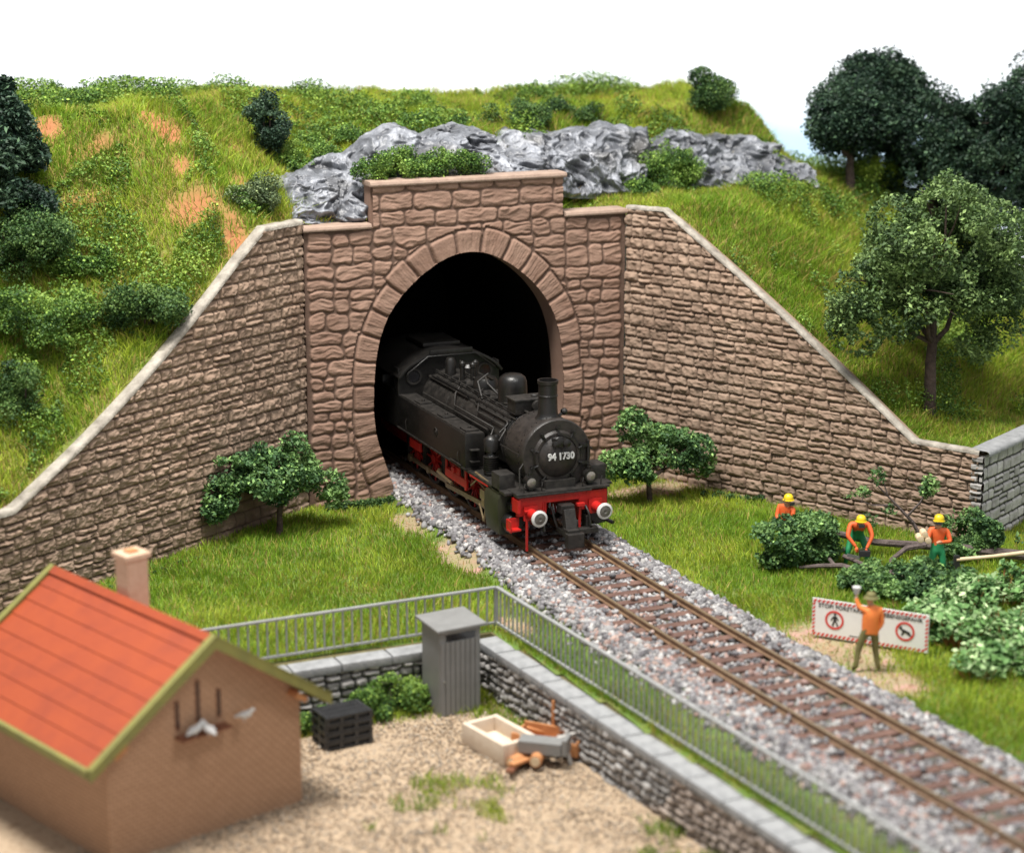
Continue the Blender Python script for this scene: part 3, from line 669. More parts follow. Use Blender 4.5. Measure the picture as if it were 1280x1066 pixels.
# ballast: loose broken stones
ico = bmesh.new(); bmesh.ops.create_icosphere(ico, subdivisions=1, radius=1); IV = np.array([v.co[:] for v in ico.verts]); IF = np.array([[v.index for v in f.verts] for f in ico.faces]); ico.free()
def stones(name, x, y, z, size, cols, seed, flat=.65, kind='stuff', mat='ballast'):
    r = np.random.default_rng(seed); n = len(x); nv = len(IV)
    V = np.repeat(IV[None], n, 0) * (1 + r.uniform(-.32, .32, (n, nv, 1))); V = V * r.uniform([.75, .6, .45], [1.25, 1.1, .45 + flat * .6], (n, 3))[:, None]
    q = r.normal(size=(n, 4)); q /= np.linalg.norm(q, axis=1)[:, None]; w, a, b_, c = q.T
    Rm = np.stack([1 - 2 * (b_ * b_ + c * c), 2 * (a * b_ - c * w), 2 * (a * c + b_ * w), 2 * (a * b_ + c * w), 1 - 2 * (a * a + c * c), 2 * (b_ * c - a * w), 2 * (a * c - b_ * w), 2 * (b_ * c + a * w), 1 - 2 * (a * a + b_ * b_)], 1).reshape(n, 3, 3)
    V = np.einsum('nij,nvj->nvi', Rm, V) * size[:, None, None] + np.stack([x, y, z], 1)[:, None]
    F = (IF[None] + (np.arange(n) * nv)[:, None, None]).reshape(-1, 3)
    o = npmesh(name, V.reshape(-1, 3), F, M[mat], None, False, np.repeat(cols, nv, 0)); return tag(o, kind=kind)
n = 66000; y = rng.uniform(-33, 2.5, n); u = rng.uniform(-2.45, 2.45, n); x = track_x(y) + u
ed = np.where(u < 0, rng.normal(2.0, .13, n) - .15 * sm(y, -9, -5), rng.normal(1.85, .12, n)) + .25 * (fbm(y * .8, u, 0, 2, 14) - .5)
inb = (np.abs(u) < ed) & (y > edge_y(x) + .1) & ((u > -2.0) | (y < 5))
between = (np.abs(u) < .66); shoulder = np.abs(u) > .85
inb &= (between & (rng.random(n) < .38)) | shoulder
inb &= (x > -2.9)
ph = (y - 3.) % .60; onslp = (np.abs(((ph + .3) % .6) - .3) < .15) & (np.abs(u) < 1.3)
inb &= ~(onslp & (rng.random(n) < .95))
x, y, u, onslp = x[inb], y[inb], u[inb], onslp[inb]; n = len(x)
prof = .26 * (1 - sm(np.abs(u), 1.5, 2.35)) + .015
prof = np.where(np.abs(u) < 1.3, .255, prof) + onslp * .10 + rng.uniform(-.02, .05, n)
pink = sm(-y, 7, 13) * (1 - .5 * sm(-y, 17, 22)) * np.exp(-((u + .6) / 1.6) ** 2)
t = rng.random((n, 1)); base = np.where(t < .45, [.30, .29, .30], np.where(t < .72, [.50, .49, .49], np.where(t < .87, [.17, .16, .17], [.60, .58, .56])))
pk = (rng.random(n) < .05 + .22 * pink)[:, None]; base = np.where(pk, np.where(rng.random((n, 1)) < .6, [.42, .27, .235], [.58, .42, .36]), base)
base = base * rng.uniform(.45, 1.0, (n, 1))
stones('ballast', x, y, prof, rng.uniform(.04, .085, n) * (1 + .3 * (np.abs(u) > 1.2)), base, 3)
# pebbles of the yard and the bare patches
n = 34000; x = rng.uniform(-14, -2.6, n); y = rng.uniform(-26, -12.2, n); k = (((x - E1[0]) * FH[0] + (y - E1[1]) * FH[1]) > .08) & (x < -4.1 + .085 * (-11.6 - y)); x, y = x[k], y[k]; n = len(x)
c = np.array([.52, .40, .28]) * rng.uniform(.4, 1.15, (n, 1)) * np.where(rng.random((n, 1)) < .2, [.9, 1, 1.15], [1, 1, 1])
stones('yard_pebbles', x, y, np.full(n, -1.185), rng.uniform(.015, .04, n), c, 8)
n = 14000; x = rng.uniform(-4, 7.5, n); y = rng.uniform(-19, -1, n); k = (soilspot(x, y) > .3) & (np.abs(x - track_x(y)) > 2.0); x, y = x[k], y[k]; n = len(x)
c = np.array([.50, .34, .19]) * rng.uniform(.6, 1.3, (n, 1)); stones('bare_earth_crumbs', x, y, lawn_z(x, y) + .01, rng.uniform(.015, .035, n), c, 18)

# ============================================================ RETAINING WALL, RAILING
rwall = empty('retaining_wall', (-3.9, -11.6, -1.2), 0, 'low grey rubble retaining wall with pale cap stones, turning a corner behind the grey shed', 'wall')
def rk(o): return world_keep(o, rwall)
r4 = _r.Random(17)
def frontX(x): return edge_y(x)
LA = 17; ya = -11.62
o = wall_mesh('masonry', (-3.95, ya), np.array([-1., -.03]), LA, lambda s: 1.02 + 0 * s, split_rects(-.1, LA + .2, -.1, 1.1, .55, .22, .2, .12, r4), M['grey_rubble'], None, .022, .010, .07, .05, .08, 3.2, .08, .05, 6, 41, .10, .44, out=(0.03, -1), zbase=-1.2); rk(o)
DV = np.array([.085, -1.]) / np.hypot(.085, 1); LB = WLEN + .02
o = wall_mesh('masonry', (-3.95, -11.62), DV, LB, lambda s: 1.02 + 0 * s, split_rects(-.1, LB + .2, -.1, 1.1, .5, .24, .2, .13, r4), M['grey_rubble'], None, .022, .010, .07, .05, .08, 3.2, .08, .05, 6, 43, .10, .44, out=(-1, -.085), zbase=-1.2,
              colfn=lambda S_, Z_, ID, rg: np.where((np.asarray(noise(S_ * .6, Z_, 0, 4)) > .55)[..., None], [1.1, .95, .85], [1., 1, 1])); rk(o)
b = MB(); b.prism([(-3.93, -11.6), (-3.5, -11.2), (-20.9, -11.72), (-20.9, -12.12)], -1.2, -.2, 'z'); b.prism([(-3.93, -11.6), (-3.5, -11.2), (-3.5 + .085 * LB, -11.2 - LB), (-3.93 + .085 * LB, -11.6 - LB)], -1.2, -.2, 'z')
rk(b.build('wall_core', M['grey_rubble']))
b = MB(); b.prism([(-3.56, -11.22), (-3.2, -10.95), (-3.2 + .085 * LB, -10.95 - LB), (-3.5 + .085 * LB, -11.2 - LB)], -.3, -.035, 'z'); b.prism([(-3.5, -11.2), (-3.2, -10.95), (-20.9, -11.4), (-20.9, -11.76)], -.3, -.036, 'z'); rk(b.build('earth_edge', M['earth']))
s = .0
while s < 16.8:
    w = random.uniform(.95, 1.2); c = (-4.0 - s - w / 2, -11.47 - (s + w / 2) * .03, -.12)
    b = MB(); b.box((0, 0, 0), (w - .03, .52, .19)); o = b.build('cap_stone', M['grey_cap'], None, .03, True, seg=2); o.location = c; o.rotation_euler = (random.uniform(-.01, .01), random.uniform(-.012, .012), .03); rk(o); s += w
s = -.05
while s < WLEN - 1.05:
    w = random.uniform(.95, 1.2); p = np.array([-3.78, -11.5]) + DV * (s + w / 2)
    b = MB(); b.box((0, 0, 0), (.52, w - .03, .19)); o = b.build('cap_stone', M['grey_cap'], None, .03, True, seg=2); o.location = (*p, -.12); o.rotation_euler = (random.uniform(-.012, .012), 0, math.atan2(DV[1], DV[0]) + R(90)); rk(o); s += w
def railing(p, q, label, rad=.035, gap=.215):
    p, q = Vector(p), Vector(q); d = (q - p); Ln = d.length; d.normalize()
    t = empty('railing', p, math.atan2(d.y, d.x), label, 'railing', 'grey railings along the retaining wall')
    b = MB(); b.box((Ln / 2, 0, .93), (Ln, .085, .05)); b.build('top_rail', M['railing'], t, .008)
    b = MB(); b.box((Ln / 2, 0, .10), (Ln, .06, .05)); b.build('bottom_rail', M['railing'], t, .006)
    b = MB(); b.box((0, 0, .46), (.07, .07, .96)); b.build('post', M['railing'], t, .006)
    n = int(Ln / gap); mesh = None
    for k in range(1, n + 1):
        if mesh is None:
            b = MB(); b.box((0, 0, .515), (.034, .034, .80)); o = b.build('baluster', M['railing'], t); mesh = o.data
        else:
            o = bpy.data.objects.new('baluster', mesh); link(o, t)
        o.location = (k * gap, 0, 0)
    return t
railing((-3.35, -11.0, .02), (-20.6, -11.60, .02), 'grey metal railing on the wall behind the crates, running left behind the red roof')
xe = -3.35 + .085 * 10.0
for yy in np.arange(-11.0, -29, -.05):
    xx = -3.35 + .078 * (-11 - yy)
    if yy < edge_y(xx) + .1: break
railing((-3.33, -11.0, .02), (xx, float(yy), .02), 'long grey metal railing beside the track ballast, running towards the viewer from the corner post', gap=.2)

# the cut face of the track bed at the board's edge
us = np.linspace(-2.6, 2.6, 40); b = MB(); c0 = np.array([float(track_x(-28.5)), 0.]); P_ = []
for u_ in us:
    x = c0[0] + u_ * .999; y = edge_y(x); u2 = x - float(track_x(y)); P_.append((x, y + .05, .26 * float(1 - sm(abs(u2), 1.5, 2.35)) + .015))
vs = [(x, y, -.03) for x, y, z in P_] + [(x, y, z) for x, y, z in P_] + [(x, y + .1, -.03) for x, y, z in P_] + [(x, y + .1, z) for x, y, z in P_]; m_ = len(us)
b.add(vs, [(i, i + 1, i + 1 + m_, i + m_) for i in range(m_ - 1)] + [(i + m_, i + 1 + m_, i + 1 + 3 * m_, i + 3 * m_) for i in range(m_ - 1)])
tag(b.build('track_bed', M['sleeper']), kind='structure')
M['buffer_steel'] = material('greasy_buffer_steel', (.10, .095, .085), (.2, .19, .17), rough=.4, metal=.5, scale=8)
# ============================================================ STEAM LOCOMOTIVE
loco = empty('steam_locomotive', (0, -7.2, RZ), 0, 'black tank steam locomotive with red buffer beam, coming out of the tunnel', 'locomotive')
LM = Matrix.Translation(loco.location)
def lk(o, par=None):
    o.parent = par or loco
    if par is None: o.matrix_parent_inverse = LM.inverted()
    return o
def q(): return MB()
BZ = 2.66
# boiler, smokebox
b = q(); b.lathe([(.80, -5.7), (.80, .3)], (0, 0, BZ), 'y', 40)
for y in (-5.3, -4.4, -3.4, -2.4, -1.4): b.lathe([(.8, y - .04), (.815, y - .035), (.815, y + .035), (.8, y + .04)], (0, 0, BZ), 'y', 40, False)
boiler = lk(b.build('boiler', M['loco_dusty'], None, 0, True))
b = q(); b.lathe([(.90, -6.92), (.93, -6.88), (.93, -6.76), (.90, -6.74), (.90, -5.72), (.85, -5.68)], (0, 0, BZ), 'y', 48)
for k in range(40):
    a = k / 40 * 2 * math.pi; b.box((.905 * math.cos(a), -6.6, BZ + .905 * math.sin(a)), (.025, .025, .025)); b.box((.905 * math.cos(a), -5.82, BZ + .905 * math.sin(a)), (.025, .025, .025))
b.box((0, -6.3, 1.75), (1.35, 1.1, .55)); sbx = lk(b.build('smokebox', M['smokebox'], None, 0, True))
b = q(); b.lathe([(.0001, -7.16), (.14, -7.153), (.28, -7.12), (.40, -7.06), (.50, -6.985), (.52, -6.97), (.53, -6.99), (.60, -6.99), (.62, -6.965), (.64, -6.93), (.66, -6.91)], (0, 0, BZ), 'y', 56)
door = lk(b.build('smokebox_door', M['smokebox'], None, 0, True, angle=30))
b = q()
for k in range(10):
    a = (k + .5) / 10 * 2 * math.pi; c, s_ = math.cos(a), math.sin(a)
    b.tube([(.56 * c, -7.01, BZ + .56 * s_), (.76 * c, -6.985, BZ + .76 * s_)], .028, 6); b.tube([(.71 * c, -6.9, BZ + .71 * s_), (.71 * c, -7.03, BZ + .71 * s_)], .04, 6)
b.box((.70, -6.96, BZ + .22), (.20, .08, .07)); b.box((.70, -6.96, BZ - .22), (.20, .08, .07)); b.tube([(.82, -6.98, BZ - .34), (.82, -6.98, BZ + .34)], .035, 8)
o = b.build('door_clamps', M['loco_black'], None, 0, True); o.parent = door
b = q(); b.lathe([(.05, -.12), (.11, -.1), (.11, 0), (.13, .02)], (-.02, -7.1, BZ + .40), 'y', 14); b.lathe([(.04, -.16), (.10, -.13), (.10, 0)], (.14, -7.1, BZ + .38), 'y', 14); b.lathe([(.03, -.12), (.08, -.1), (.08, 0)], (-.14, -7.1, BZ + .36), 'y', 12); b.box((0, -7.05, BZ + .44), (.36, .12, .08)); b.tube([(.03, -7.18, BZ + .30), (.06, -7.19, BZ + .10)], .012, 5)
o = b.build('top_headlamp', M['loco_black'], None, 0, True); o.parent = door
def text(body, size, mat, name, depth=.006, bold=.0, sx=1.0):
    cu = bpy.data.curves.new(name, 'FONT'); cu.body = body; cu.size = size; cu.extrude = depth; cu.align_x = 'CENTER'; cu.align_y = 'CENTER'; cu.offset = bold; cu.resolution_u = 3
    t = bpy.data.objects.new(name, cu); COL.objects.link(t); bpy.context.view_layer.update()
    me = bpy.data.meshes.new_from_object(t.evaluated_get(bpy.context.evaluated_depsgraph_get())); bpy.data.objects.remove(t)
    me.transform(Matrix.Diagonal((sx, 1, 1, 1))); me.materials.clear(); me.materials.append(mat); o = bpy.data.objects.new(name, me); COL.objects.link(o); return o
o = text('94 1730', .235, M['white_ring'], 'number_plate', .012, .009, .92); o.parent = door; o.location = (0, -7.175, BZ + .05); o.rotation_euler = (R(90), 0, 0)
# chimney, domes, feedwater heater
b = q(); b.lathe([(.33, 3.50), (.27, 3.56), (.245, 3.66), (.235, 4.05), (.25, 4.06), (.25, 4.09), (.235, 4.10), (.235, 4.36), (.26, 4.38), (.265, 4.46), (.225, 4.46), (.215, 4.1), (.2, 3.9), (.001, 3.9)], (0, -6.36, 0), 'z', 32)
lk(b.build('chimney', M['loco_black'], None, 0, True))
b = q(); b.lathe([(.40, 3.25), (.385, 3.45), (.375, 3.85), (.37, 3.98), (.33, 4.09), (.24, 4.16), (.1, 4.185), (.001, 4.19)], (0, -4.15, 0), 'z', 32); lk(b.build('steam_dome', M['loco_black'], None, 0, True))
b = q(); b.box((0, -5.25, 3.60), (1.0, .52, .34)); b.box((0, -5.25, 3.79), (1.08, .62, .05)); b.lathe([(.09, 0), (.09, .06), (.03, .09)], (.1, -5.3, 3.80), 'z', 12); b.lathe([(.16, -.6), (.16, .25)], (.08, -5.05, 3.62), 'y', 14); lk(b.build('feedwater_heater', M['loco_dusty'], None, .012, True)); b = q(); b.tube([(.2, -6.3, 3.4), (.42, -6.25, 3.55)], .04, 8); b.lathe([(.06, 0), (.09, .08), (.06, .14)], (.42, -6.25, 3.6), 'x', 12); lk(b.build('bell', M['loco_dusty'], None, 0, True))
b = q(); b.lathe([(.36, 3.2), (.34, 3.5), (.33, 3.62), (.27, 3.72), (.12, 3.77), (.001, 3.775)], (0, -2.35, 0), 'z', 28)
lk(b.build('sand_dome', M['loco_black'], None, 0, True))
for x_, y_ in ((-.2, -1.2), (.18, -1.2), (0, -1.45)): b = q(); b.lathe([(.07, 3.35), (.07, 3.8), (.09, 3.82), (.09, 3.9), (.03, 3.95)], (x_, y_, 0), 'z', 10); lk(b.build('safety_valve', M['loco_black'], None, 0, True))
b = q(); b.lathe([(.22, 3.3), (.22, 3.62), (.15, 3.7), (.001, 3.72)], (.25, -.5, 0), 'z', 18); lk(b.build('turbo_generator', M['loco_black'], None, 0, True)); b = q(); b.lathe([(.15, 3.3), (.15, 3.8), (.1, 3.9)], (-.25, -.45, 0), 'z', 14)
lk(b.build('whistle', M['loco_black'], None, 0, True))
# running plate and frames
b = q(); b.box((0, -1.5, 1.86), (2.9, 11.1, .07)); b.box((0, -6.9, 1.88), (2.5, .9, .06)); lk(b.build('running_plate', M['loco_dusty'], None, .01))
b = q()
for x_ in (-.62, .62): b.box((x_, -1.4, 1.35), (.06, 11.2, .75))
b.box((-1.34, -4.25, 1.52), (.05, .10, .55)); b.box((-1.34, -2.9, 1.58), (.05, .10, .40)); b.box((-1.34, -3.6, 1.42), (.06, 1.5, .22)); b.box((-1.34, -3.6, 1.62), (.04, .5, .2)); b.lathe([(.09, 0), (.09, .06)], (-1.42, -3.5, 1.62), 'x', 14)
b.box((-1.34, -.6, 1.60), (.06, .8, .24)); b.box((-1.20, -5.35, 1.80), (.5, 1.2, .05))
lk(b.build('frame', M['red'], None, .01))
# side tanks
for sx in (-1, 1):
    b = q(); b.box((sx * 1.235, -2.15, 2.37), (.55, 4.95, .88)); tkq = b.build('side_tank', M['loco_black'], None, .03, True); lk(tkq)
    b = q(); b.box((sx * 1.235, -2.15, 2.818), (.50, 4.9, .02))
    for y_ in (-4.2, -2.6, -.9): b.box((sx * 1.22, y_, 2.85), (.36, .45, .05)); b.lathe([(.05, 2.87), (.05, 2.93)], (sx * 1.22, y_, 0), 'z', 8)
    b.tube([(sx * 1.46, -4.5, 2.84), (sx * 1.46, .2, 2.84)], .02, 5); o = b.build('tank_top', M['loco_dusty'], None, .006); o.parent = tkq
    b = q()
    for z_ in (2.12, 2.42): b.box((sx * 1.28, -4.70, z_), (.24, .16, .025))
    for y_ in (-4.2, -.4):
        b.tube([(sx * 1.53, y_, 2.0), (sx * 1.56, y_, 2.2), (sx * 1.53, y_, 2.3)], .012, 5)
    b.tube([(sx * 1.53, -4.4, 1.96), (sx * 1.55, -3.7, 1.98)], .02, 5)
    b.box((sx * 1.235, -2.15, 1.92), (.60, 5.0, .03)); o = b.build('tank_step', M['loco_dusty']); o.parent = tkq
    b = q(); b.lathe([(.10, 0), (.13, 0), (.13, .012), (.10, .012)], (sx * 1.515 - (.012 if sx < 0 else 0), -2.55, 2.42), 'x', 20, False); b.lathe([(.05, 0), (.05, .012)], (sx * 1.515 - (.012 if sx < 0 else 0), -2.55, 2.42), 'x', 12)
    o = b.build('round_badge', M['loco_dusty']); o.parent = tkq
# cab and bunker
cab = lk(q().box((0, 2.9, 2.5), (2.96, 2.6, 1.25)).build('bunker', M['loco_black'], None, .03, True))
b = q(); prof = [(-1.5, 1.9), (-1.5, 3.55)] + [(1.55 * math.sin(a), 3.00 + .92 * math.cos(a)) for a in np.linspace(-1.15, 1.15, 13)] + [(1.5, 3.55), (1.5, 1.9)]
b.prism(prof, .3, .38); b.prism(prof, 2.5, 2.58)
for sx in (-1, 1): b.box((sx * 1.47, 1.4, 2.4), (.05, 2.1, 1.0)); b.box((sx * 1.47, .5, 3.2), (.05, .35, .7)); b.box((sx * 1.47, 2.4, 3.2), (.05, .3, .7))
cabo = lk(b.build('cab', M['loco_black'], None, .01))
b = q(); pr = [(1.66 * math.sin(a), 2.95 + 1.03 * math.cos(a)) for a in np.linspace(-1.2, 1.2, 21)]; pr2 = [(1.60 * math.sin(a), 2.92 + .99 * math.cos(a)) for a in np.linspace(1.2, -1.2, 21)]
b.prism(pr + pr2, .12, 2.85); b.box((.0, 1.5, 4.02), (1.1, 1.3, .09)); b.box((0, .14, 3.95), (1.25, .08, .14)); b.tube([(-1.3, .1, 3.42), (-.7, .08, 3.86), (.7, .08, 3.86), (1.3, .1, 3.42)], .02, 6)
o = b.build('roof', M['loco_black'], None, .008, True); o.parent = cabo
for sx in (-1, 1):
    b = q(); b.lathe([(.17, -.03), (.23, -.03), (.23, .02), (.17, .02)], (sx * 1.05, .28, 3.3), 'y', 22, False); w_ = b.build('window_frame', M['loco_dusty'], None, 0, True); w_.parent = cabo
    b = q(); b.lathe([(.17, 0), (.17, .01)], (sx * 1.05, .275, 3.3), 'y', 22); o = b.build('pane', M['glass_dark']); o.parent = w_
# buffer beam
BY = -7.22
b = q(); b.box((-.82, BY, 1.56), (.78, .10, .46)); b.box((.82, BY, 1.56), (.78, .10, .46)); b.box((0, BY, 1.70), (.9, .10, .18)); b.box((-1.20, BY + .06, 1.60), (.08, .4, .34))
for x_ in np.linspace(-1.12, 1.12, 20): b.box((x_, BY - .055, 1.745), (.03, .02, .03))
for x_ in (-.46, -.52, .46): b.box((x_, BY - .06, 1.5), (.03, .03, .28))
# steps and guard irons
b.box((-1.30, BY - .05, 1.02), (.30, .22, .05)); b.box((-1.42, BY - .02, 1.12), (.03, .28, .30)); b.box((-1.28, BY + .08, 1.16), (.34, .03, .24))
b.box((-.98, BY - .10, .88), (.055, .05, .85)); b.box((.44, BY - .1, 1.12), (.055, .05, .62)); b.box((.44, BY - .14, 1.50), (.2, .14, .08)); b.box((-.98, BY - .12, 1.47), (.16, .12, .05))
beam = lk(b.build('buffer_beam', M['red'], None, .008))
for sx in (-1, 1):
    b = q(); b.lathe([(.19, BY - .05), (.19, BY - .09), (.13, BY - .10), (.12, BY - .42), (.09, BY - .42), (.085, BY - .6)], (sx * .875, 0, 1.40), 'y', 20); b.box((sx * .875, BY - .08, 1.40), (.36, .05, .36)); bf = lk(b.build('buffer', M['red'], None, 0, True))
    b = q(); b.lathe([(.17, BY - .58), (.205, BY - .60), (.205, BY - .64), (.150, BY - .665), (.150, BY - .60)], (sx * .875, 0, 1.40), 'y', 28, False); o = b.build('buffer_ring', M['white_ring'], None, 0, True); o.parent = bf
    b = q(); b.lathe([(.16, BY - .60), (.158, BY - .655), (.05, BY - .675), (.03, BY - .66), (.001, BY - .66)], (sx * .875, 0, 1.40), 'y', 28); o = b.build('buffer_head', M['buffer_steel'], None, 0, True); o.parent = bf
    b = q(); b.lathe([(.13, -6.98), (.15, -7.0), (.15, -7.18), (.165, -7.19), (.165, -7.22), (.13, -7.22), (.11, -7.17), (.001, -7.16)], (sx * .80, 0, 2.14), 'y', 22); b.box((sx * .80, -7.08, 1.95), (.10, .16, .12)); b.tube([(sx * .80, -7.08, 2.27), (sx * .80, -7.08, 2.36)], .05, 8); b.box((sx * .80, -6.98, 2.12), (.12, .10, .3))
    hl = lk(b.build('headlight', M['loco_black'], None, 0, True)); b = q(); b.lathe([(.125, -7.17), (.125, -7.205), (.09, -7.225), (.001, -7.235)], (sx * .80, 0, 2.14), 'y', 22); o = b.build('lens', M['lens'], None, 0, True); o.parent = hl
b = q()
for x_ in (-1.02, -.55, .55, 1.05): b.tube([(x_, BY - .02, 1.9), (x_, BY - .04, 2.05), (x_ + .03, BY - .02, 2.14)], .018, 5)
b.tube([(-1.08, BY + .1, 2.0), (-1.05, BY + .2, 2.45), (-.9, -6.9, 2.55)], .02, 5); b.box((0, -7.0, 2.0), (.8, .3, .22)); b.box((-.25, BY - .03, 1.84), (2.0, .25, .03)); lk(b.build('front_fittings', M['loco_dusty'], None, .004))
b = q(); b.box((.03, BY - .16, 1.45), (.36, .3, .22)); b.box((.03, BY - .38, 1.20), (.30, .22, .55), rot(R(-18))); b.box((.03, BY - .52, .92), (.34, .34, .22)); b.box((.03, BY - .70, .78), (.44, .22, .36)); b.box((.03, BY - .25, .84), (.22, .8, .14))
b.box((.62, BY - .2, .84), (.5, .22, .14)); b.box((.62, BY - .05, 1.0), (.08, .3, .4)); lk(b.build('coupling', M['loco_dusty'], None, .02))
b = q()
for x_ in (-.62, .62): b = q(); b.tube([(x_, BY - .05, 1.42), (x_ + .02, BY - .22, 1.25), (x_ + .05, BY - .25, .95)], .035, 7); lk(b.build('brake_hose', M['loco_black'], None, 0, True))
b = q(); b.tube([(.98, BY - .2, 1.12), (1.15, BY - .55, 1.06)], .05, 8); lk(b.build('drain_pipe', M['loco_black'], None, 0, True)); b = q(); b.tube([(-.3, BY - .06, 1.5), (-.28, BY - .2, 1.2), (-.2, BY - .2, .98)], .03, 7); lk(b.build('brake_hose', M['loco_black'], None, 0, True))
# cylinders
for sx in (-1, 1):
    b = q(); prc = [(-.28, .72), (.28, .72), (.34, 1.2), (.34, 1.62), (.26, 1.78), (-.26, 1.78), (-.34, 1.62), (-.34, 1.2)]
    b.prism([(sx * 1.16 + a, z + .02) for a, z in prc], -6.72, -5.85); cy = lk(b.build('cylinder', M['loco_olive'], None, .03, True))
    b = q(); b.lathe([(.10, -6.98), (.22, -6.96), (.26, -6.9), (.27, -6.72)], (sx * 1.14, 0, 1.05), 'y', 22); b.lathe([(.07, -7.02), (.14, -7.0), (.15, -6.72)], (sx * 1.14, 0, 1.50), 'y', 18); b.tube([(sx * 1.14, -6.98, 1.5), (sx * 1.14, -7.14, 1.5)], .035, 8)
    for k in range(10): a = k / 10 * 6.283; b.box((sx * 1.14 + .22 * math.cos(a), -6.93, 1.05 + .22 * math.sin(a)), (.04, .04, .04))
    o = b.build('cylinder_cover', M['loco_black'], None, 0, True); o.parent = cy
    b = q(); b.box((sx * 1.24, -6.45, 2.02), (.42, .52, .5)); o = b.build('tool_box', M['loco_dusty'], None, .03, True); o.parent = cy
# wheels and rods
for i in range(5):
    for sx in (-1, 1):
        y = -4.9 + i * 1.42; b = q(); b.lathe([(.60, -.06), (.67, -.07), (.70, .0), (.70, .07), (.60, .07), (.60, -.06)], (sx * .78, y, RZ + .69), 'x', 36, False); tyre_v = b
        t_ = q(); t_.lathe([(.14, -.07), (.14, .09)], (sx * .78, y, RZ + .69), 'x', 16)
        for k in range(12): a = k / 12 * 6.283; t_.tube([(sx * .78, y + .12 * math.cos(a), RZ + .69 + .12 * math.sin(a)), (sx * .78, y + .61 * math.cos(a), RZ + .69 + .61 * math.sin(a))], .028, 5)
        wh = lk(t_.build('wheel', M['red'], None, 0, True)); o = tyre_v.build('tyre', M['steel'] if False else M['loco_dusty'], None, 0, True); o.parent = wh
for sx in (-1, 1):
    b = q(); z = RZ + .42
    b.box((sx * .98, -2.1, z), (.05, 5.7, .12))
    for i in range(5): b.lathe([(.11, -.05), (.11, .05)], (sx * .98, -4.9 + i * 1.42, z), 'x', 14)
    b.box((sx * 1.10, -3.9, z + .08), (.05, 3.3, .13), rot(R(-3))); b.box((sx * 1.14, -5.35, 1.08), (.12, 1.0, .05)); b.box((sx * 1.14, -5.35, 1.26), (.12, 1.0, .05)); b.box((sx * 1.14, -5.35, 1.16), (.14, .3, .26))
    lk(b.build('coupling_rod', M['brass'], None, .008))
    b = q(); b.tube([(sx * 1.3, -5.75, 1.50), (sx * 1.3, -4.85, 1.72)], .03, 6); b.tube([(sx * 1.36, -5.65, 1.62), (sx * 1.36, -5.62, 1.05), (sx * 1.36, -5.5, .78)], .035, 6); b.tube([(sx * 1.36, -5.5, .78), (sx * 1.36, -5.2, 1.15)], .03, 6)
    b.box((sx * 1.34, -5.45, 1.45), (.10, .30, .24)); b.box((sx * 1.36, -5.5, 1.25), (.08, .16, .18)); b.lathe([(.07, 0), (.07, .08)], (sx * 1.36, -5.65, 1.62), 'x', 10)
    b.tube([(sx * 1.3, -4.9, 1.70), (sx * 1.3, -4.5, 1.45)], .03, 6); lk(b.build('valve_gear', M['brass'], None, .006)); b = q(); b.tube([(sx * 1.36, -3.3, 1.20), (sx * 1.36, -2.3, 1.28)], .045, 8); b.lathe([(.08, 0), (.08, .06)], (sx * 1.34, -2.3, 1.28), 'x', 10)
    lk(b.build('eccentric_rod', M['brass'], None, .006)); b = q(); b.tube([(sx * 1.38, -6.0, 1.86), (sx * 1.38, -5.0, 1.92)], .03, 6); lk(b.build('reach_rod', M['brass']))
# air pump on the left of the smokebox
b = q(); px_, py_ = -1.08, -5.3
b.lathe([(.16, 1.9), (.19, 1.95), (.19, 2.0)] + [p for k in range(7) for p in ((.16, 2.02 + k * .055), (.205, 2.03 + k * .055), (.205, 2.05 + k * .055), (.16, 2.06 + k * .055))] + [(.12, 2.42), (.12, 2.5), (.18, 2.52), (.19, 2.82), (.12, 2.88), (.07, 2.92), (.001, 2.93)], (px_, py_, 0), 'z', 20)
b.lathe([(.09, 2.5), (.10, 2.82), (.06, 2.9)], (px_ + .18, py_ + .1, 0), 'z', 12); lk(b.build('air_pump', M['loco_black'], None, 0, True, angle=60))
# pipes and handrails along the boiler
def arcp(a, y, r=.86): return (-r * math.cos(R(a)), y, BZ + r * math.sin(R(a)))
b = q()
for pts, rr in (([arcp(20, -5.4, .95), arcp(38, -5.42), arcp(42, -5.3), arcp(42, -3.2), arcp(60, -2.9), arcp(75, -2.7)], .026),
                ([arcp(10, -5.55, .98), arcp(28, -5.55, .9), arcp(32, -5.4, .88), arcp(32, -3.6, .88), arcp(48, -3.3, .88)], .026),
                ([arcp(5, -5.0, 1.0), arcp(22, -4.9, .9), arcp(22, -2.2, .9), arcp(40, -1.9, .9), arcp(60, -1.7, .88)], .026),
                ([arcp(52, -5.6), arcp(52, -.2)], .02), ([arcp(46, -2.6), arcp(46, .2)], .045), ([arcp(14, -4.6, .9), arcp(14, 0, .9)], .03),
                ([(-.1, -3.4, 3.5), (-.3, -3.2, 3.75), (-.2, -2.8, 3.85), (.1, -2.6, 3.7)], .03), ([(-.45, -3.2, 3.35), (-.45, -2.9, 3.75), (-.1, -2.75, 3.9)], .03),
                ([(.35, -4.0, 3.4), (.5, -3.4, 3.45), (.4, -.5, 3.5)], .03), ([(0, -3.0, 3.5), (0, -.9, 3.55), (.1, -.3, 3.75)], .03),
                ([(-.22, -6.9 + 1.2, 3.5), (-.3, -4.9, 3.55), (-.36, -4.5, 3.5)], .035), ([arcp(62, -4.9, .9), arcp(62, .2, .9)], .018)):
    b.tube(pts, rr, 7)
lk(b.build('boiler_pipes', M['loco_dusty'], None, 0, True, angle=80))
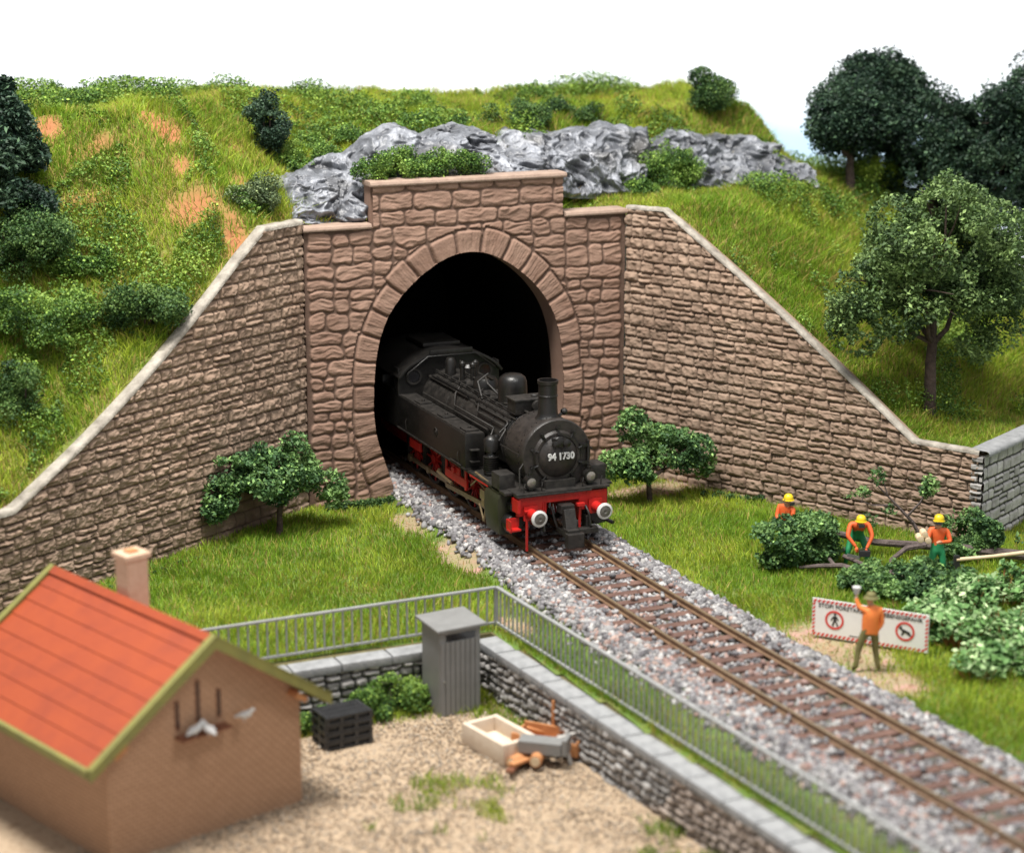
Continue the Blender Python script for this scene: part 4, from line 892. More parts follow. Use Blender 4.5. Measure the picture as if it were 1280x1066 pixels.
b = q(); b.tube([arcp(6, -6.85, .99), arcp(6, -5.7, .99)], .022, 6); b.tube([arcp(48, -5.5, .93), arcp(48, 0, .93)], .018, 5); b.tube([arcp(57, -5.5, .93), arcp(57, 0, .93)], .018, 5)
for y_ in np.arange(-5.4, 0, .55): b.tube([arcp(48, y_, .78), arcp(48, y_, .94)], .015, 5); b.box(arcp(66, y_, .84), (.16, .18, .10))
for y_ in np.arange(-5.62, -5.2, .09): b.tube([arcp(a, y_, .815) for a in range(30, 160, 10)], .014, 5)
b.tube([arcp(175, -6.85, .99), arcp(175, -5.7, .99)], .022, 6); lk(b.build('handrail', M['loco_black'], None, 0, True))

# ============================================================ TREES AND BUSHES
def rand_dirs(n):
    v = rng.normal(size=(n, 3)); return v / np.linalg.norm(v, axis=1)[:, None]
def leafmesh(name, P, size, cols, parent=None, mat='leaf', up=.3, elong=1.5, fold=True):
    n = len(P); d1 = rand_dirs(n); nn = rand_dirs(n); nn[:, 2] = np.abs(nn[:, 2]) + up; nn /= np.linalg.norm(nn, axis=1)[:, None]
    a = np.cross(nn, d1); a /= np.linalg.norm(a, axis=1)[:, None] + 1e-9; b_ = np.cross(nn, a)
    s = (np.broadcast_to(size, (n,)) * rng.uniform(.65, 1.3, n))[:, None]
    V = np.stack([P - a * s * elong * .5, P + b_ * s * .42 + nn * s * .12, P + a * s * elong * .5, P - b_ * s * .42 + nn * s * .12], 1).reshape(-1, 3)
    i = np.arange(n)[:, None] * 4; F = np.concatenate([i + [0, 1, 2], i + [0, 2, 3]], 0)
    return npmesh(name, V, F, M[mat], parent, False, np.repeat(cols, 4, 0))
def leafcols(P, base, hi, lo, seed=1, sc=1.2):
    t = fbm(P[:, 0] * sc, P[:, 1] * sc, P[:, 2] * sc, 3, seed)[:, None] + rng.normal(0, .13, (len(P), 1)); base, hi, lo = map(np.array, (base, hi, lo))
    c = np.where(t > .5, base + (hi - base) * np.clip((t - .5) * 3.2, 0, 1), base + (lo - base) * np.clip((.5 - t) * 3.2, 0, 1))
    sp = rng.random((len(P), 1)) < .05; c = np.where(sp, hi * 1.5, c); return c * rng.uniform(.75, 1.25, (len(P), 1))
def clumps(centres, radii, n, shell=.55, gap_seed=1, gap=.42, gsc=1.6, squash=1.):
    """leaf positions spread in overlapping clumps, thinned by noise so gaps show"""
    centres = np.array(centres, float); radii = np.array(radii, float); w = radii ** 2.2; k = rng.choice(len(centres), int(n * 1.9), p=w / w.sum())
    d = rand_dirs(len(k)); r = shell + (1 - shell) * rng.random(len(k)) ** .5; r = r * (1 + .28 * (fbm(d[:, 0] * 2.2 + k * 3.1, d[:, 1] * 2.2, d[:, 2] * 2.2, 3, gap_seed) - .5) * 2)
    P = centres[k] + d * (radii[k] * r)[:, None] * np.array([1, 1, squash]); g = fbm(P[:, 0] * gsc, P[:, 1] * gsc, P[:, 2] * gsc, 2, gap_seed + 7)
    P = P[g > gap]; return P[:n]
def limbs(b, base, tips, r0, rnd, wob=.12, fork=.45):
    base = Vector(base)
    for t in tips:
        t = Vector(t); pts = [base + (t - base) * k for k in (0, .25, .5, .75, 1)]
        pts = [p + Vector([rnd.uniform(-1, 1) for _ in range(3)]) * wob * (t - base).length * (.5 if 0 < i < 4 else 0) for i, p in enumerate(pts)]
        b.tube(pts, [r0, r0 * .8, r0 * .6, r0 * .42, r0 * .2], 6)
        for k in (2, 3):
            e = pts[k] + Vector([rnd.uniform(-1, 1), rnd.uniform(-1, 1), rnd.uniform(-.2, 1)]).normalized() * (t - base).length * fork
            b.tube([pts[k], (pts[k] + e) / 2 + Vector([rnd.uniform(-.06, .06) for _ in range(3)]), e], [r0 * .45, r0 * .3, r0 * .12], 5)
def tree(name, loc, label, cat, trunk_h, trunk_r, blobs, n, size, cols, group=None, seed=1, lean=(0, 0), gap=.42, bark='bark', shell=.5, gsc=1.6):
    t = empty(name, loc, 0, label, cat, group); rnd = _r.Random(seed); x, y, z = loc
    b = MB(); top = Vector((lean[0], lean[1], trunk_h)); b.tube([(0, 0, -.15), (lean[0] * .2 + .02, lean[1] * .2, trunk_h * .3), (lean[0] * .6 - .03, lean[1] * .6, trunk_h * .68), top], [trunk_r * 1.35, trunk_r, trunk_r * .88, trunk_r * .75], 10)
    bl = [(Vector(c), r) for c, r in blobs]; limbs(b, top - Vector((0, 0, trunk_h * .08)), [c for c, r in bl[:9]], trunk_r * .5, rnd)
    b.build('trunk', M[bark], t, 0, True)
    P = clumps([tuple(c) for c, r in bl], [r for c, r in bl], n, shell, seed + 3, gap, gsc); leafmesh('crown', P, size, leafcols(P, *cols, seed), t)
    return t
def blobset(cx, cy, cz, rx, ry, rz, n, r, rnd):
    out = []
    for _ in range(n):
        d = Vector([rnd.gauss(0, 1) for _ in range(3)]).normalized() * rnd.uniform(.35, 1) ** .6
        out.append(((cx + d.x * rx, cy + d.y * ry, cz + d.z * rz), r * rnd.uniform(.7, 1.25)))
    return out
rd = _r.Random(33)
GR = ((.095, .165, .05), (.25, .36, .12), (.035, .07, .025))
GRL = ((.085, .185, .06), (.26, .42, .13), (.03, .075, .03))
DK = ((.026, .06, .036), (.07, .125, .065), (.008, .02, .014))
# big tree on the right bank
tree('broadleaf_tree', (11.07, -6.58, 2.6), 'tall broadleaf tree with bare brown trunk on the right bank above the grey wall', 'tree', 2.1, .17,
     blobset(.3, 0, 4.4, 2.3, 2.0, 1.75, 44, .68, rd) + [((-2.4, -.3, 2.4), .6), ((-2.8, -.2, 2.7), .6), ((-2.9, -.3, 3.5), .6), ((-2.6, -.3, 3.1), .7), ((-2.0, 0, 2.6), .6), ((1.9, -.4, 2.3), .7), ((1.1, -.5, 2.0), .6), ((2.5, 0, 3.3), .8), ((-1.2, -.3, 2.7), .6), ((2.6, 0, 4.3), .7)], 50000, .085, GR, None, 5, (.05, 0), .42)
# two low trees before the portal
tree('small_tree', (-5.75, -2.2, 0), 'small broad leafy tree on the lawn against the left wing wall', 'tree', .95, .08,
     blobset(-.15, 0, 1.65, 1.35, .8, .5, 24, .40, rd) + [((.35, 0, 2.35), .45), ((.2, 0, 2.6), .3), ((-1.55, -.2, 1.25), .5), ((-1.7, -.2, .95), .4), ((1.45, 0, 1.15), .45), ((-1.45, 0, 1.8), .45), ((1.6, 0, .9), .35)], 14500, .085, GRL, 'small trees on the lawn beside the portal', 15, (.12, 0), .42)
tree('small_tree', (4.4, -3.3, 0), 'small round leafy tree on the lawn between the locomotive and the right wing wall', 'tree', .75, .08,
     blobset(.1, 0, 1.4, 1.25, .8, .5, 22, .42, rd) + [((-.5, 0, 2.35), .42), ((-.6, 0, 2.05), .5), ((1.5, 0, 1.35), .5), ((1.6, 0, .95), .42), ((-1.15, 0, 1.2), .42)], 13500, .085, GRL, 'small trees on the lawn beside the portal', 25, (.05, 0), .42)
# dark conifers upper left, dark trees upper right
def conifer(loc, h, r, label, seed, n=16000, col=DK, group=None, name='conifer_tree'):
    t = empty(name, loc, 0, label, 'tree', group); rnd = _r.Random(seed); b = MB(); b.tube([(0, 0, -.2), (0, 0, h * .5), (0, 0, h * .96)], [.2, .13, .03], 8)
    bl = []
    for k in range(60):
        u = rnd.random() ** .8; z = h * (.12 + .86 * u); rr = r * (1 - u) ** .6 * .85; a = rnd.random() * 6.283; c = (rr * math.cos(a), rr * math.sin(a), z - rr * .15)
        bl.append((c, .30 + .34 * (1 - u)))
        if k % 2 == 0: b.tube([(0, 0, z), (c[0], c[1], c[2])], [.04, .015], 5)
    b.build('trunk', M['bark'], t, 0, True); P = clumps([c for c, _ in bl], [q_ for _, q_ in bl], n, .3, seed, .40, 2.2, .8); leafmesh('crown', P, .085, leafcols(P, *col, seed), t, elong=2.0); return t
def hz(x, y): return float(hillz(np.array([x]), np.array([y]))[0])
def shrub(name, loc, label, blobs, n, cols, size=.06, group=None, seed=1, gap=.40, cat='shrub', stems=True, elong=1.2, shell=.35, squash=.9):
    t = empty(name, loc, 0, label, cat, group); rnd = _r.Random(seed)
    if stems:
        b = MB()
        for c, r in blobs[:7]: c = Vector(c); b.tube([(c.x * .15, c.y * .15, -.1), (c.x * .6, c.y * .6, c.z * .6), tuple(c)], [.03, .02, .008], 5)
        b.build('stems', M['bark'], t)
    P = clumps([c for c, r in blobs], [r for c, r in blobs], n, shell, seed, gap, 2.0, squash); P = P[P[:, 2] > -.25]
    leafmesh('foliage', P, size, leafcols(P, *cols, seed, 1.6), t, elong=elong); return t
FO = ((.10, .21, .035), (.26, .39, .07), (.03, .075, .02))
FOD = ((.06, .135, .035), (.15, .24, .06), (.018, .048, .018))
FOG = ((.11, .16, .07), (.24, .30, .13), (.04, .07, .03))
BG = 'shrubs growing on the hillside'
conifer((-11.9, 1.6, hz(-11.9, 1.6)), 3.9, 1.65, 'dark blue-green conifer at the upper left corner of the hillside', 3, 30000, group=None)
def hs(x, y, label, blobs, n, cols=FO, seed=1, size=.06, group=BG, name='shrub', dz=0, **k): return shrub(name, (x, y, hz(x, y) + dz), label, blobs, n, cols, size, group, seed, **k)
hs(-11.6, .3, 'large dark bush under the conifer at the left edge of the hillside', blobset(0, 0, .7, 1.3, 1.0, .7, 20, .55, rd), 19000, FOD, 4)
hs(-11.4, -1.5, 'wide mid green bush lower left on the bank, above the pale coping', blobset(0, 0, .5, 1.3, 1.1, .55, 20, .5, rd), 16000, FO, 5)
hs(-12.2, -3.2, 'dark leafy bush at the left edge just above the lowest part of the coping', blobset(0, 0, .5, .7, .6, .6, 10, .45, rd), 8000, FOD, 6)
hs(-9.0, -1.9, 'soft dark green bush leaning over the left coping halfway down', blobset(0, 0, .45, .95, .9, .5, 16, .45, rd), 13000, FOD, 7)
hs(-9.9, -.2, 'low dark green bush in the middle of the left bank', blobset(0, 0, .25, 1.0, .6, .25, 12, .36, rd), 8000, FO, 8)
hs(-5.3, .35, 'grey-green wiry bush beside the upper left end of the rock', blobset(0, 0, .4, .62, .5, .42, 12, .35, rd), 8000, FOG, 9, size=.05)
hs(-4.2, 3.0, 'tall narrow dark green bush at the top left above the rock', blobset(0, 0, .95, .4, .4, .85, 14, .36, rd), 9000, DK, 10)
hs(-3.2, 2.9, 'bright green spreading bush between the tall dark bush and the rock', blobset(0, 0, .35, .85, .6, .4, 14, .36, rd), 9000, FO, 11, size=.05)
hs(-2.2, 4.1, 'green bush on the ridge straight above the left rock peak', blobset(0, 0, .3, .9, .5, .3, 10, .36, rd), 7000, FO, 12, size=.05)
hs(1.2, 3.9, 'low yellow-green bush on the ridge above the middle of the portal', blobset(0, 0, .25, 1.1, .5, .25, 12, .33, rd), 7500, FO, 13, size=.05)
hs(3.6, 4.1, 'broad green bush on the ridge above the right part of the portal top', blobset(0, 0, .35, 1.2, .5, .35, 14, .38, rd), 9000, FOD, 14, size=.05)
hs(6.0, 5.0, 'dull green bush on the ridge above the right hand rock', blobset(0, 0, .25, .9, .4, .25, 9, .35, rd), 6000, FOD, 15, size=.05)
hs(10.6, 5.3, 'round dark bush on the crest left of the grassy knoll', blobset(0, 0, .6, .85, .6, .6, 16, .42, rd), 12000, FOD, 16)
hs(8.1, 2.6, 'large green bush in front of the right hand rocks', blobset(0, 0, .7, .8, .55, .7, 15, .42, rd), 12000, FO, 17, size=.055)
hs(6.9, 2.2, 'small green bush at the foot of the rock, left of the large bush', blobset(0, 0, .25, .45, .4, .25, 7, .3, rd), 3500, FO, 18, size=.055)
hs(10.3, 1.6, 'tiny light green bush on the meadow below the right hand rocks', blobset(0, 0, .1, .35, .3, .12, 5, .22, rd), 1500, FO, 19, size=.05)
iv = [((x_, .1 + rd.uniform(-.15, .5), rd.uniform(-.18, .62) * (1 - abs(x_) / 3.4)), rd.uniform(.2, .36)) for x_ in np.linspace(-1.75, 1.75, 38)]
shrub('ivy', (-.75, .30, 8.85), 'green ivy spilling over the top coping of the tunnel portal', iv, 17000, FO, .052, None, 20, .36, 'ivy', False)
g_ = 'low plants at the foot of the portal and walls'
shrub('ground_ivy', (-2.9, -.55, 0), 'low dark green weeds at the left foot of the tunnel portal', [((x_, rd.uniform(-.15, .15), .08), rd.uniform(.1, .22)) for x_ in np.linspace(-.9, .95, 12)], 4200, FOD, .05, g_, 21, .35, 'weeds', False)
shrub('ground_ivy', (6.7, -3.9, 0), 'low dark green weeds where the lawn meets the right wing wall', [((x_, rd.uniform(-.15, .15) - x_ * .9, .08), rd.uniform(.08, .2)) for x_ in np.linspace(-.6, .6, 8)], 2200, FOD, .05, g_, 22, .35, 'weeds', False)
shrub('ground_ivy', (-9.6, -4.3, 0), 'thin strip of weeds along the foot of the left wing wall', [((x_, x_ * .6 + rd.uniform(-.1, .1), .03), rd.uniform(.06, .14)) for x_ in np.linspace(-1.6, 1.6, 14)], 2400, FOD, .045, g_, 26, .35, 'weeds', False)
shrub('shrub', (-6.25, -12.15, -1.2), 'rounded green bush in the yard between the black crates and the grey shed', blobset(0, 0, .28, .95, .35, .32, 18, .30, rd), 11000, FO, .055, 'bushes in the yard', 23)
shrub('shrub', (-7.9, -12.3, -1.2), 'low green bush behind the black crates beside the house wall', blobset(0, 0, .15, .8, .3, .2, 10, .28, rd), 6000, FO, .055, 'bushes in the yard', 24)
# dark trees behind the right meadow
TG = 'dark trees behind the right meadow'
for (x, y, h, lab, sd_) in ((14.25, 2.7, 3.0, 'dark leafy tree with a visible trunk right of the grassy knoll', 41), (17.0, 2.2, 4.6, 'dense dark tree in the middle of the group behind the meadow', 42), (20.0, .4, 5.7, 'dense dark tree at the upper right corner', 43), (15.9, 3.9, 3.5, 'dark tree furthest back, between its two neighbours', 44), (18.6, 1.4, 5.3, 'dense dark tree left of the corner tree, with foliage down to the bank', 45)):
    t_ = h * .36
    tree('dark_tree', (x, y, hz(x, y) if y < 9.5 - (x - 12) * 1.15 else 6.5), lab, 'tree', t_, .15, blobset(0, 0, h * (.74 if h < 3.6 else .54), h * .40, h * .30, h * (.26 if h < 3.6 else .36), 60, .66, _r.Random(sd_)), 38000, .085, DK, TG, sd_, (0, 0), .42)

# ============================================================ FELLED TREE AND BRANCHES
ft = empty('felled_tree', (8.6, -10.6, .2), 0, 'felled tree with grey trunk and bare upright branches lying below the grey wall', 'felled tree')
b = MB(); b.tube([(-2.6, 1.1, .55), (-2.1, .9, .45), (-1.3, .55, .25), (-.3, .1, .18), (.5, -.3, .12), (1.6, -1.3, .1), (3.2, -2.4, .05)], [.07, .085, .09, .1, .12, .13, .14], 8)
b.tube([(-.2, .0, .2), (-.7, .1, .15), (-1.3, -.15, .0), (-1.5, -.4, -.05)], [.08, .07, .055, .04], 7); b.build('trunk', M['bark_grey'], ft, 0, True)
b = MB(); b.tube([(-.2, .15, .25), (-.45, .25, .75), (-.85, .4, 1.2), (-1.35, .6, 1.75)], [.06, .05, .035, .015], 6)
b.tube([(-.6, .3, .9), (-.35, .1, 1.3), (-.15, .1, 1.7), (0, .0, 2.0)], [.035, .028, .02, .008], 5); b.tube([(-.85, .4, 1.2), (-1.4, .6, 1.2), (-2.0, .75, 1.45)], [.03, .02, .008], 5)
b.tube([(-1.35, .6, 1.75), (-1.6, .7, 2.1)], [.015, .006], 5); b.tube([(-1.1, .45, 1.5), (-1.2, .6, 1.95), (-1.35, .6, 2.2)], [.02, .012, .005], 5); b.tube([(-.25, .12, 1.45), (-.6, .3, 1.9)], [.018, .006], 5); b.tube([(-1.7, .65, 1.3), (-1.6, .7, 1.6)], [.015, .006], 5)
b.build('bare_branch', M['bark_grey'], ft, 0, True)
P = np.concatenate([clumps([(-.15, 0, 1.75), (-.2, .1, 1.55)], [.26, .2], 420, .2, 4, .3), clumps([(-1.3, .6, 1.95), (-1.6, .7, 1.5), (-1.95, .7, 1.4), (-1.0, .5, 1.1), (-1.5, .6, .85)], [.22, .2, .2, .2, .22], 420, .2, 5, .35)])
leafmesh('sparse_leaves', P, .07, leafcols(P, *GRL, 3), ft)
P = clumps([tuple(c) for c, r in blobset(.75, -.35, .45, .75, .5, .3, 14, .4, rd)] + [(1.9, -1.3, .3), (2.4, -1.6, .3)], [.4] * 14 + [.4, .4], 9000, .3, 6, .4); P[:, 2] = np.maximum(P[:, 2], -.15); leafmesh('crown', P, .085, leafcols(P, *GRL, 9), ft)
CB = 'cut leafy branches on the lawn'
cb = empty('cut_branch', (5.4, -9.9, .1), 0, 'cut leafy branch in front of the left worker, its brown limb pointing to the sign', 'branch', CB)
b = MB(); b.tube([(-.5, -.5, .1), (-.1, -.75, .16), (.35, -1.05, .2), (.75, -1.6, .12), (.95, -2.0, .0)], [.035, .055, .065, .06, .05], 7); b.tube([(.2, -.95, .2), (.3, -.4, .3), (.1, .2, .3)], [.05, .04, .02], 6); b.tube([(.2, -.5, .28), (.9, -.35, .35), (1.2, -.15, .45)], [.05, .045, .05], 6); b.build('limb', M['bark_grey'], cb, 0, True)
P = clumps([tuple(c) for c, r in blobset(-.25, .0, .62, 1.0, .5, .36, 34, .30, rd)], [.40] * 34, 24000, .1, 8, .38); P[:, 2] = np.maximum(P[:, 2], -.05); leafmesh('leaves', P, .08, leafcols(P, *GRL, 12), cb)
cb = empty('cut_branch', (6.55, -12.2, .1), 0, 'cut leafy branch lying behind the hazard sign, between the two right workers', 'branch', CB)
b = MB(); b.tube([(-.6, 1.5, .35), (-.35, 1.0, .25), (-.1, .4, .2), (.3, -.2, .15)], [.055, .05, .035, .015], 7); b.tube([(-.1, .4, .2), (.6, .2, .3), (1.1, -.3, .2)], [.03, .02, .01], 6); b.build('limb', M['bark_grey'], cb, 0, True)
P = clumps([tuple(c) for c, r in blobset(.1, -.3, .2, 1.6, .9, .2, 34, .30, rd)], [.33] * 34, 20000, .1, 9, .44); P[:, 2] = np.maximum(P[:, 2], -.05); leafmesh('leaves', P, .08, leafcols(P, *GRL, 14), cb)
VG = ((.20, .38, .12), (.50, .64, .34), (.07, .17, .05))
for x, y, s_, lab in ((5.0, -15.2, .75, 'pale green and white leaved bush touching the right end of the hazard sign'), (6.6, -14.6, .85, 'pale white-green leaved bush behind the sign, second row from the track'), (8.2, -14.0, .9, 'pale white-green leaved bush at the right edge, behind the others'), (6.4, -16.7, .85, 'pale white-green leaved bush at the right edge, middle of the patch'), (4.7, -17.9, .6, 'small pale white-green bush nearest the track ballast on the right'), (8.4, -15.8, .8, 'pale white-green leaved bush furthest right of the patch'), (5.5, -16.2, .7, 'pale white-green leaved bush just below the right end of the hazard sign'), (5.9, -18.0, .75, 'pale white-green leaved bush at the lower right, in the front of the patch')):
    t = empty('variegated_bush', (x, y, 0), 0, lab, 'shrub', 'pale leaved bushes on the right'); bl = blobset(0, 0, .28, s_, s_ * .75, .28, 14, .30, rd); P = clumps([c for c, r in bl], [r for c, r in bl], int(1100 * s_ * s_ / .5), .3, int(x * 7), .36, 1.5); P[:, 2] = np.abs(P[:, 2]) + .06
    b = MB()
    for k in range(0, len(P), 9): b.tube([(P[k][0] * .5, P[k][1] * .5, -.05), tuple(P[k])], .01, 4)
    b.build('stems', M['wood_orange'], t); leafmesh('foliage', P, .125, leafcols(P, *VG, 5, 1.5), t, elong=1.5, up=.8)

# ============================================================ PEOPLE
def person(loc, rz, J, segs, rad, label, extras, hands, group=None):
    """one skinned body; J joint positions, segs (a,b,material), hands [(wrist, direction, grip)]"""
    names = list(J); idx = {n: i for i, n in enumerate(names)}
    me = bpy.data.meshes.new('person'); me.from_pydata([J[n] for n in names], [(idx[a], idx[b_]) for a, b_, m in segs], []); o = bpy.data.objects.new('person', me); COL.objects.link(o)
    md = o.modifiers.new('Skin', 'SKIN'); sk = me.skin_vertices[0].data
    for n in names: r = rad[n]; sk[idx[n]].radius = (r, r) if not isinstance(r, tuple) else r; sk[idx[n]].use_root = (n == 'pelvis')
    md.use_smooth_shade = True; sb = o.modifiers.new('Sub', 'SUBSURF'); sb.levels = sb.render_levels = 2
    bpy.context.view_layer.update(); m2 = bpy.data.meshes.new_from_object(o.evaluated_get(bpy.context.evaluated_depsgraph_get())); bpy.data.objects.remove(o)
    mats = []; 
    for _, _, m in segs:
        if m not in mats: mats.append(m)
    if 'skin' not in mats: mats.append('skin')
    m2.materials.clear(); [m2.materials.append(M[m]) for m in mats]
    A = np.array([J[a] for a, _, _ in segs]); B = np.array([J[b_] for _, b_, _ in segs]); D = B - A; L2 = (D ** 2).sum(1)
    for p in m2.polygons:
        c = np.array(p.center); t = np.clip(((c - A) * D).sum(1) / L2, 0, 1); d = np.linalg.norm(A + D * t[:, None] - c, axis=1); p.material_index = mats.index(segs[int(d.argmin())][2])
    bm = bmesh.new(); bm.from_mesh(m2)
    for w, dr, g, mk in hands:      # palm, four unequal fingers, thumb from the side of the palm
        hb = MB(); w = Vector(w); dr = Vector(dr).normalized(); side = dr.cross(Vector((0, 0, 1))).normalized(); dn = dr.cross(side).normalized()
        hb.tube([w - dr * .01, w + dr * .04, w + dr * .085], [.024, .038, .034], 8)
        for k, ln in enumerate((.055, .065, .07, .058)):
            s0 = w + dr * .075 + side * (k - 1.5) * .019; s1 = s0 + dr * ln * .6 + dn * g * .015; s2 = s1 + (dr * (1 - g) + dn * g).normalized() * ln * .6; hb.tube([s0, s1, s2], [.0105, .0095, .007], 6)
        s0 = w + dr * .03 + side * .03; hb.tube([s0, s0 + side * .025 + dr * .03, s0 + side * .02 + dr * .06 + dn * .02], [.012, .011, .008], 6)
        n0 = len(bm.verts); vs = [bm.verts.new(v) for v in hb.v]; 
        for f in hb.f:
            try: ff = bm.faces.new([vs[i] for i in f]); ff.material_index = mats.index(mk) if mk in mats else 0; ff.smooth = True
            except ValueError: pass
    bmesh.ops.recalc_face_normals(bm, faces=bm.faces); bm.to_mesh(m2); bm.free()
    o = bpy.data.objects.new('person', m2); COL.objects.link(o); o.location = loc; o.rotation_euler = (0, 0, rz); tag(o, label, 'person', group)
    for nm, hb, mk in extras: hb.build(nm, M[mk], o, 0, True, angle=50)
    return o
def base_rad(): return dict(pelvis=(.135, .105), belly=(.125, .10), chest=(.17, .125), neck=.055, chin=.07, head=.088, crown=.06, shl=.075, shr=.075, ell=.058, elr=.058, wrl=.038, wrr=.038, hipl=.10, hipr=.10, knl=.075, knr=.075, anl=.055, anr=.055, tol=.035, tor=.035)
SEG = [('pelvis', 'belly'), ('belly', 'chest'), ('chest', 'neck'), ('neck', 'chin'), ('chin', 'head'), ('head', 'crown'), ('chest', 'shl'), ('chest', 'shr'), ('shl', 'ell'), ('shr', 'elr'), ('ell', 'wrl'), ('elr', 'wrr'), ('pelvis', 'hipl'), ('pelvis', 'hipr'), ('hipl', 'knl'), ('hipr', 'knr'), ('knl', 'anl'), ('knr', 'anr'), ('anl', 'tol'), ('anr', 'tor')]
def segs(top, low, arm=None, belly=None):
    out = []
    for a, b_ in SEG:
        m = 'skin' if a in ('chin', 'head', 'neck') else top if a in ('chest', 'belly') or a.startswith('sh') else (arm or top) if a.startswith('el') else 'boot' if a.startswith('an') else low
        if a == 'pelvis' and b_ == 'belly': m = belly or low
        out.append((a, b_, m))
    return out
def helmet(c, f=(0, -1, 0), visor=True):
    c = Vector(c); f = Vector(f).normalized(); b = MB(); n = 14
    b.lathe([(.118, -.02), (.12, .02), (.108, .075), (.075, .115), (.03, .13), (.001, .132)], c, 'z', 18); b.lathe([(.118, -.02), (.145, -.03), (.14, -.015)], c, 'z', 18)
    out = [('helmet', b, 'yellow')]
    if visor:
        v = MB(); s = f.cross(Vector((0, 0, 1))); v.add([c + f * .135 + s * a + Vector((0, 0, z)) + f * .02 for z in (-.02, -.10) for a in (-.08, 0, .08)] + [c + f * .125 + s * a + Vector((0, 0, z)) + f * .02 for z in (-.02, -.10) for a in (-.08, 0, .08)], [(0, 1, 4, 3), (1, 2, 5, 4), (6, 9, 10, 7), (7, 10, 11, 8), (0, 3, 9, 6), (2, 8, 11, 5), (0, 6, 7, 1), (1, 7, 8, 2), (3, 4, 10, 9), (4, 5, 11, 10)]); out.append(('visor', v, 'dark'))
        e = MB(); 
        for sg in (-1, 1): e.lathe([(.03, -.02), (.035, 0), (.03, .02)], c + s * .115 * sg + Vector((0, 0, -.03)), 'x', 10)
        out.append(('ear_muffs', e, 'dark'))
    return out
RZP = -YAW
WG = 'forestry workers with yellow helmets'
# worker 1: standing behind the branches, looking right and down
J = dict(pelvis=(0, 0, .88), belly=(0, -.02, 1.03), chest=(.0, -.05, 1.26), neck=(.03, -.08, 1.42), chin=(.06, -.11, 1.49), head=(.07, -.10, 1.56), crown=(.06, -.08, 1.63), shl=(-.19, -.05, 1.36), shr=(.20, -.07, 1.36), ell=(-.20, -.16, 1.12), elr=(.22, -.18, 1.12), wrl=(-.03, -.34, 1.02), wrr=(.12, -.36, .98), hipl=(-.1, 0, .84), hipr=(.1, 0, .84), knl=(-.12, -.05, .47), knr=(.12, -.06, .47), anl=(-.13, .02, .09), anr=(.13, 0, .09), tol=(-.15, -.13, .03), tor=(.15, -.14, .03))
saw = MB(); saw.box((.08, -.45, .92), (.22, .12, .12)); saw.box((.32, -.52, .90), (.36, .02, .06), rot(0, 0, -.2))
person((5.25, -9.15, 0), RZP - .5, {k: v for k, v in J.items()}, segs('hivis', 'green_cloth', 'hivis', 'green_cloth'), base_rad(), 'worker in orange jacket standing left of the others, behind a heap of leaves, looking right', helmet((.07, -.10, 1.60), (.9, -.5, -.3)), [((-.03, -.34, 1.02), (.2, -1, -.3), .8, 'hivis'), ((.12, -.36, .98), (.0, -1, -.3), .8, 'hivis')], WG)
# worker 2: bending over with a chainsaw
J = dict(pelvis=(0, .16, .80), belly=(0, .05, .93), chest=(0, -.12, 1.10), neck=(0, -.25, 1.22), chin=(0, -.34, 1.22), head=(0, -.36, 1.30), crown=(0, -.33, 1.37), shl=(-.22, -.14, 1.17), shr=(.22, -.14, 1.17), ell=(-.30, -.30, .90), elr=(.30, -.30, .90), wrl=(-.10, -.42, .66), wrr=(.14, -.45, .62), hipl=(-.12, .14, .77), hipr=(.12, .14, .77), knl=(-.24, -.02, .42), knr=(.24, -.04, .42), anl=(-.26, .1, .09), anr=(.26, .08, .09), tol=(-.30, -.05, .03), tor=(.30, -.07, .03))
sg2 = segs('hivis', 'green_cloth', 'hivis', 'green_cloth')
sg2 = [(a, b_, 'green_cloth' if a in ('belly', 'pelvis') else m) for a, b_, m in sg2]
w2 = person((6.5, -10.45, 0), RZP, J, sg2, base_rad(), 'middle worker bending forward over the trunk with a chainsaw in both hands', helmet((0, -.36, 1.33), (0, -1, -.4)), [((-.10, -.42, .66), (.2, -.5, -.8), .9, 'hivis'), ((.14, -.45, .62), (-.1, -.5, -.8), .9, 'hivis')], WG)
cs = empty('chainsaw', (6.5 - .35, -10.45 - .5, .56), RZP, 'small dark chainsaw held by the middle worker', 'chainsaw')
b = MB(); b.box((.20, 0, 0), (.26, .14, .14)); b.tube([(.08, 0, .02), (.05, 0, .12), (.26, 0, .13), (.33, 0, .04)], .012, 6); b.build('motor', M['dark'], cs, .01); b = MB(); b.box((-.08, -.08, -.05), (.36, .02, .07), rot(0, .3, .3)); b.build('guide_bar', M['steel'], cs)
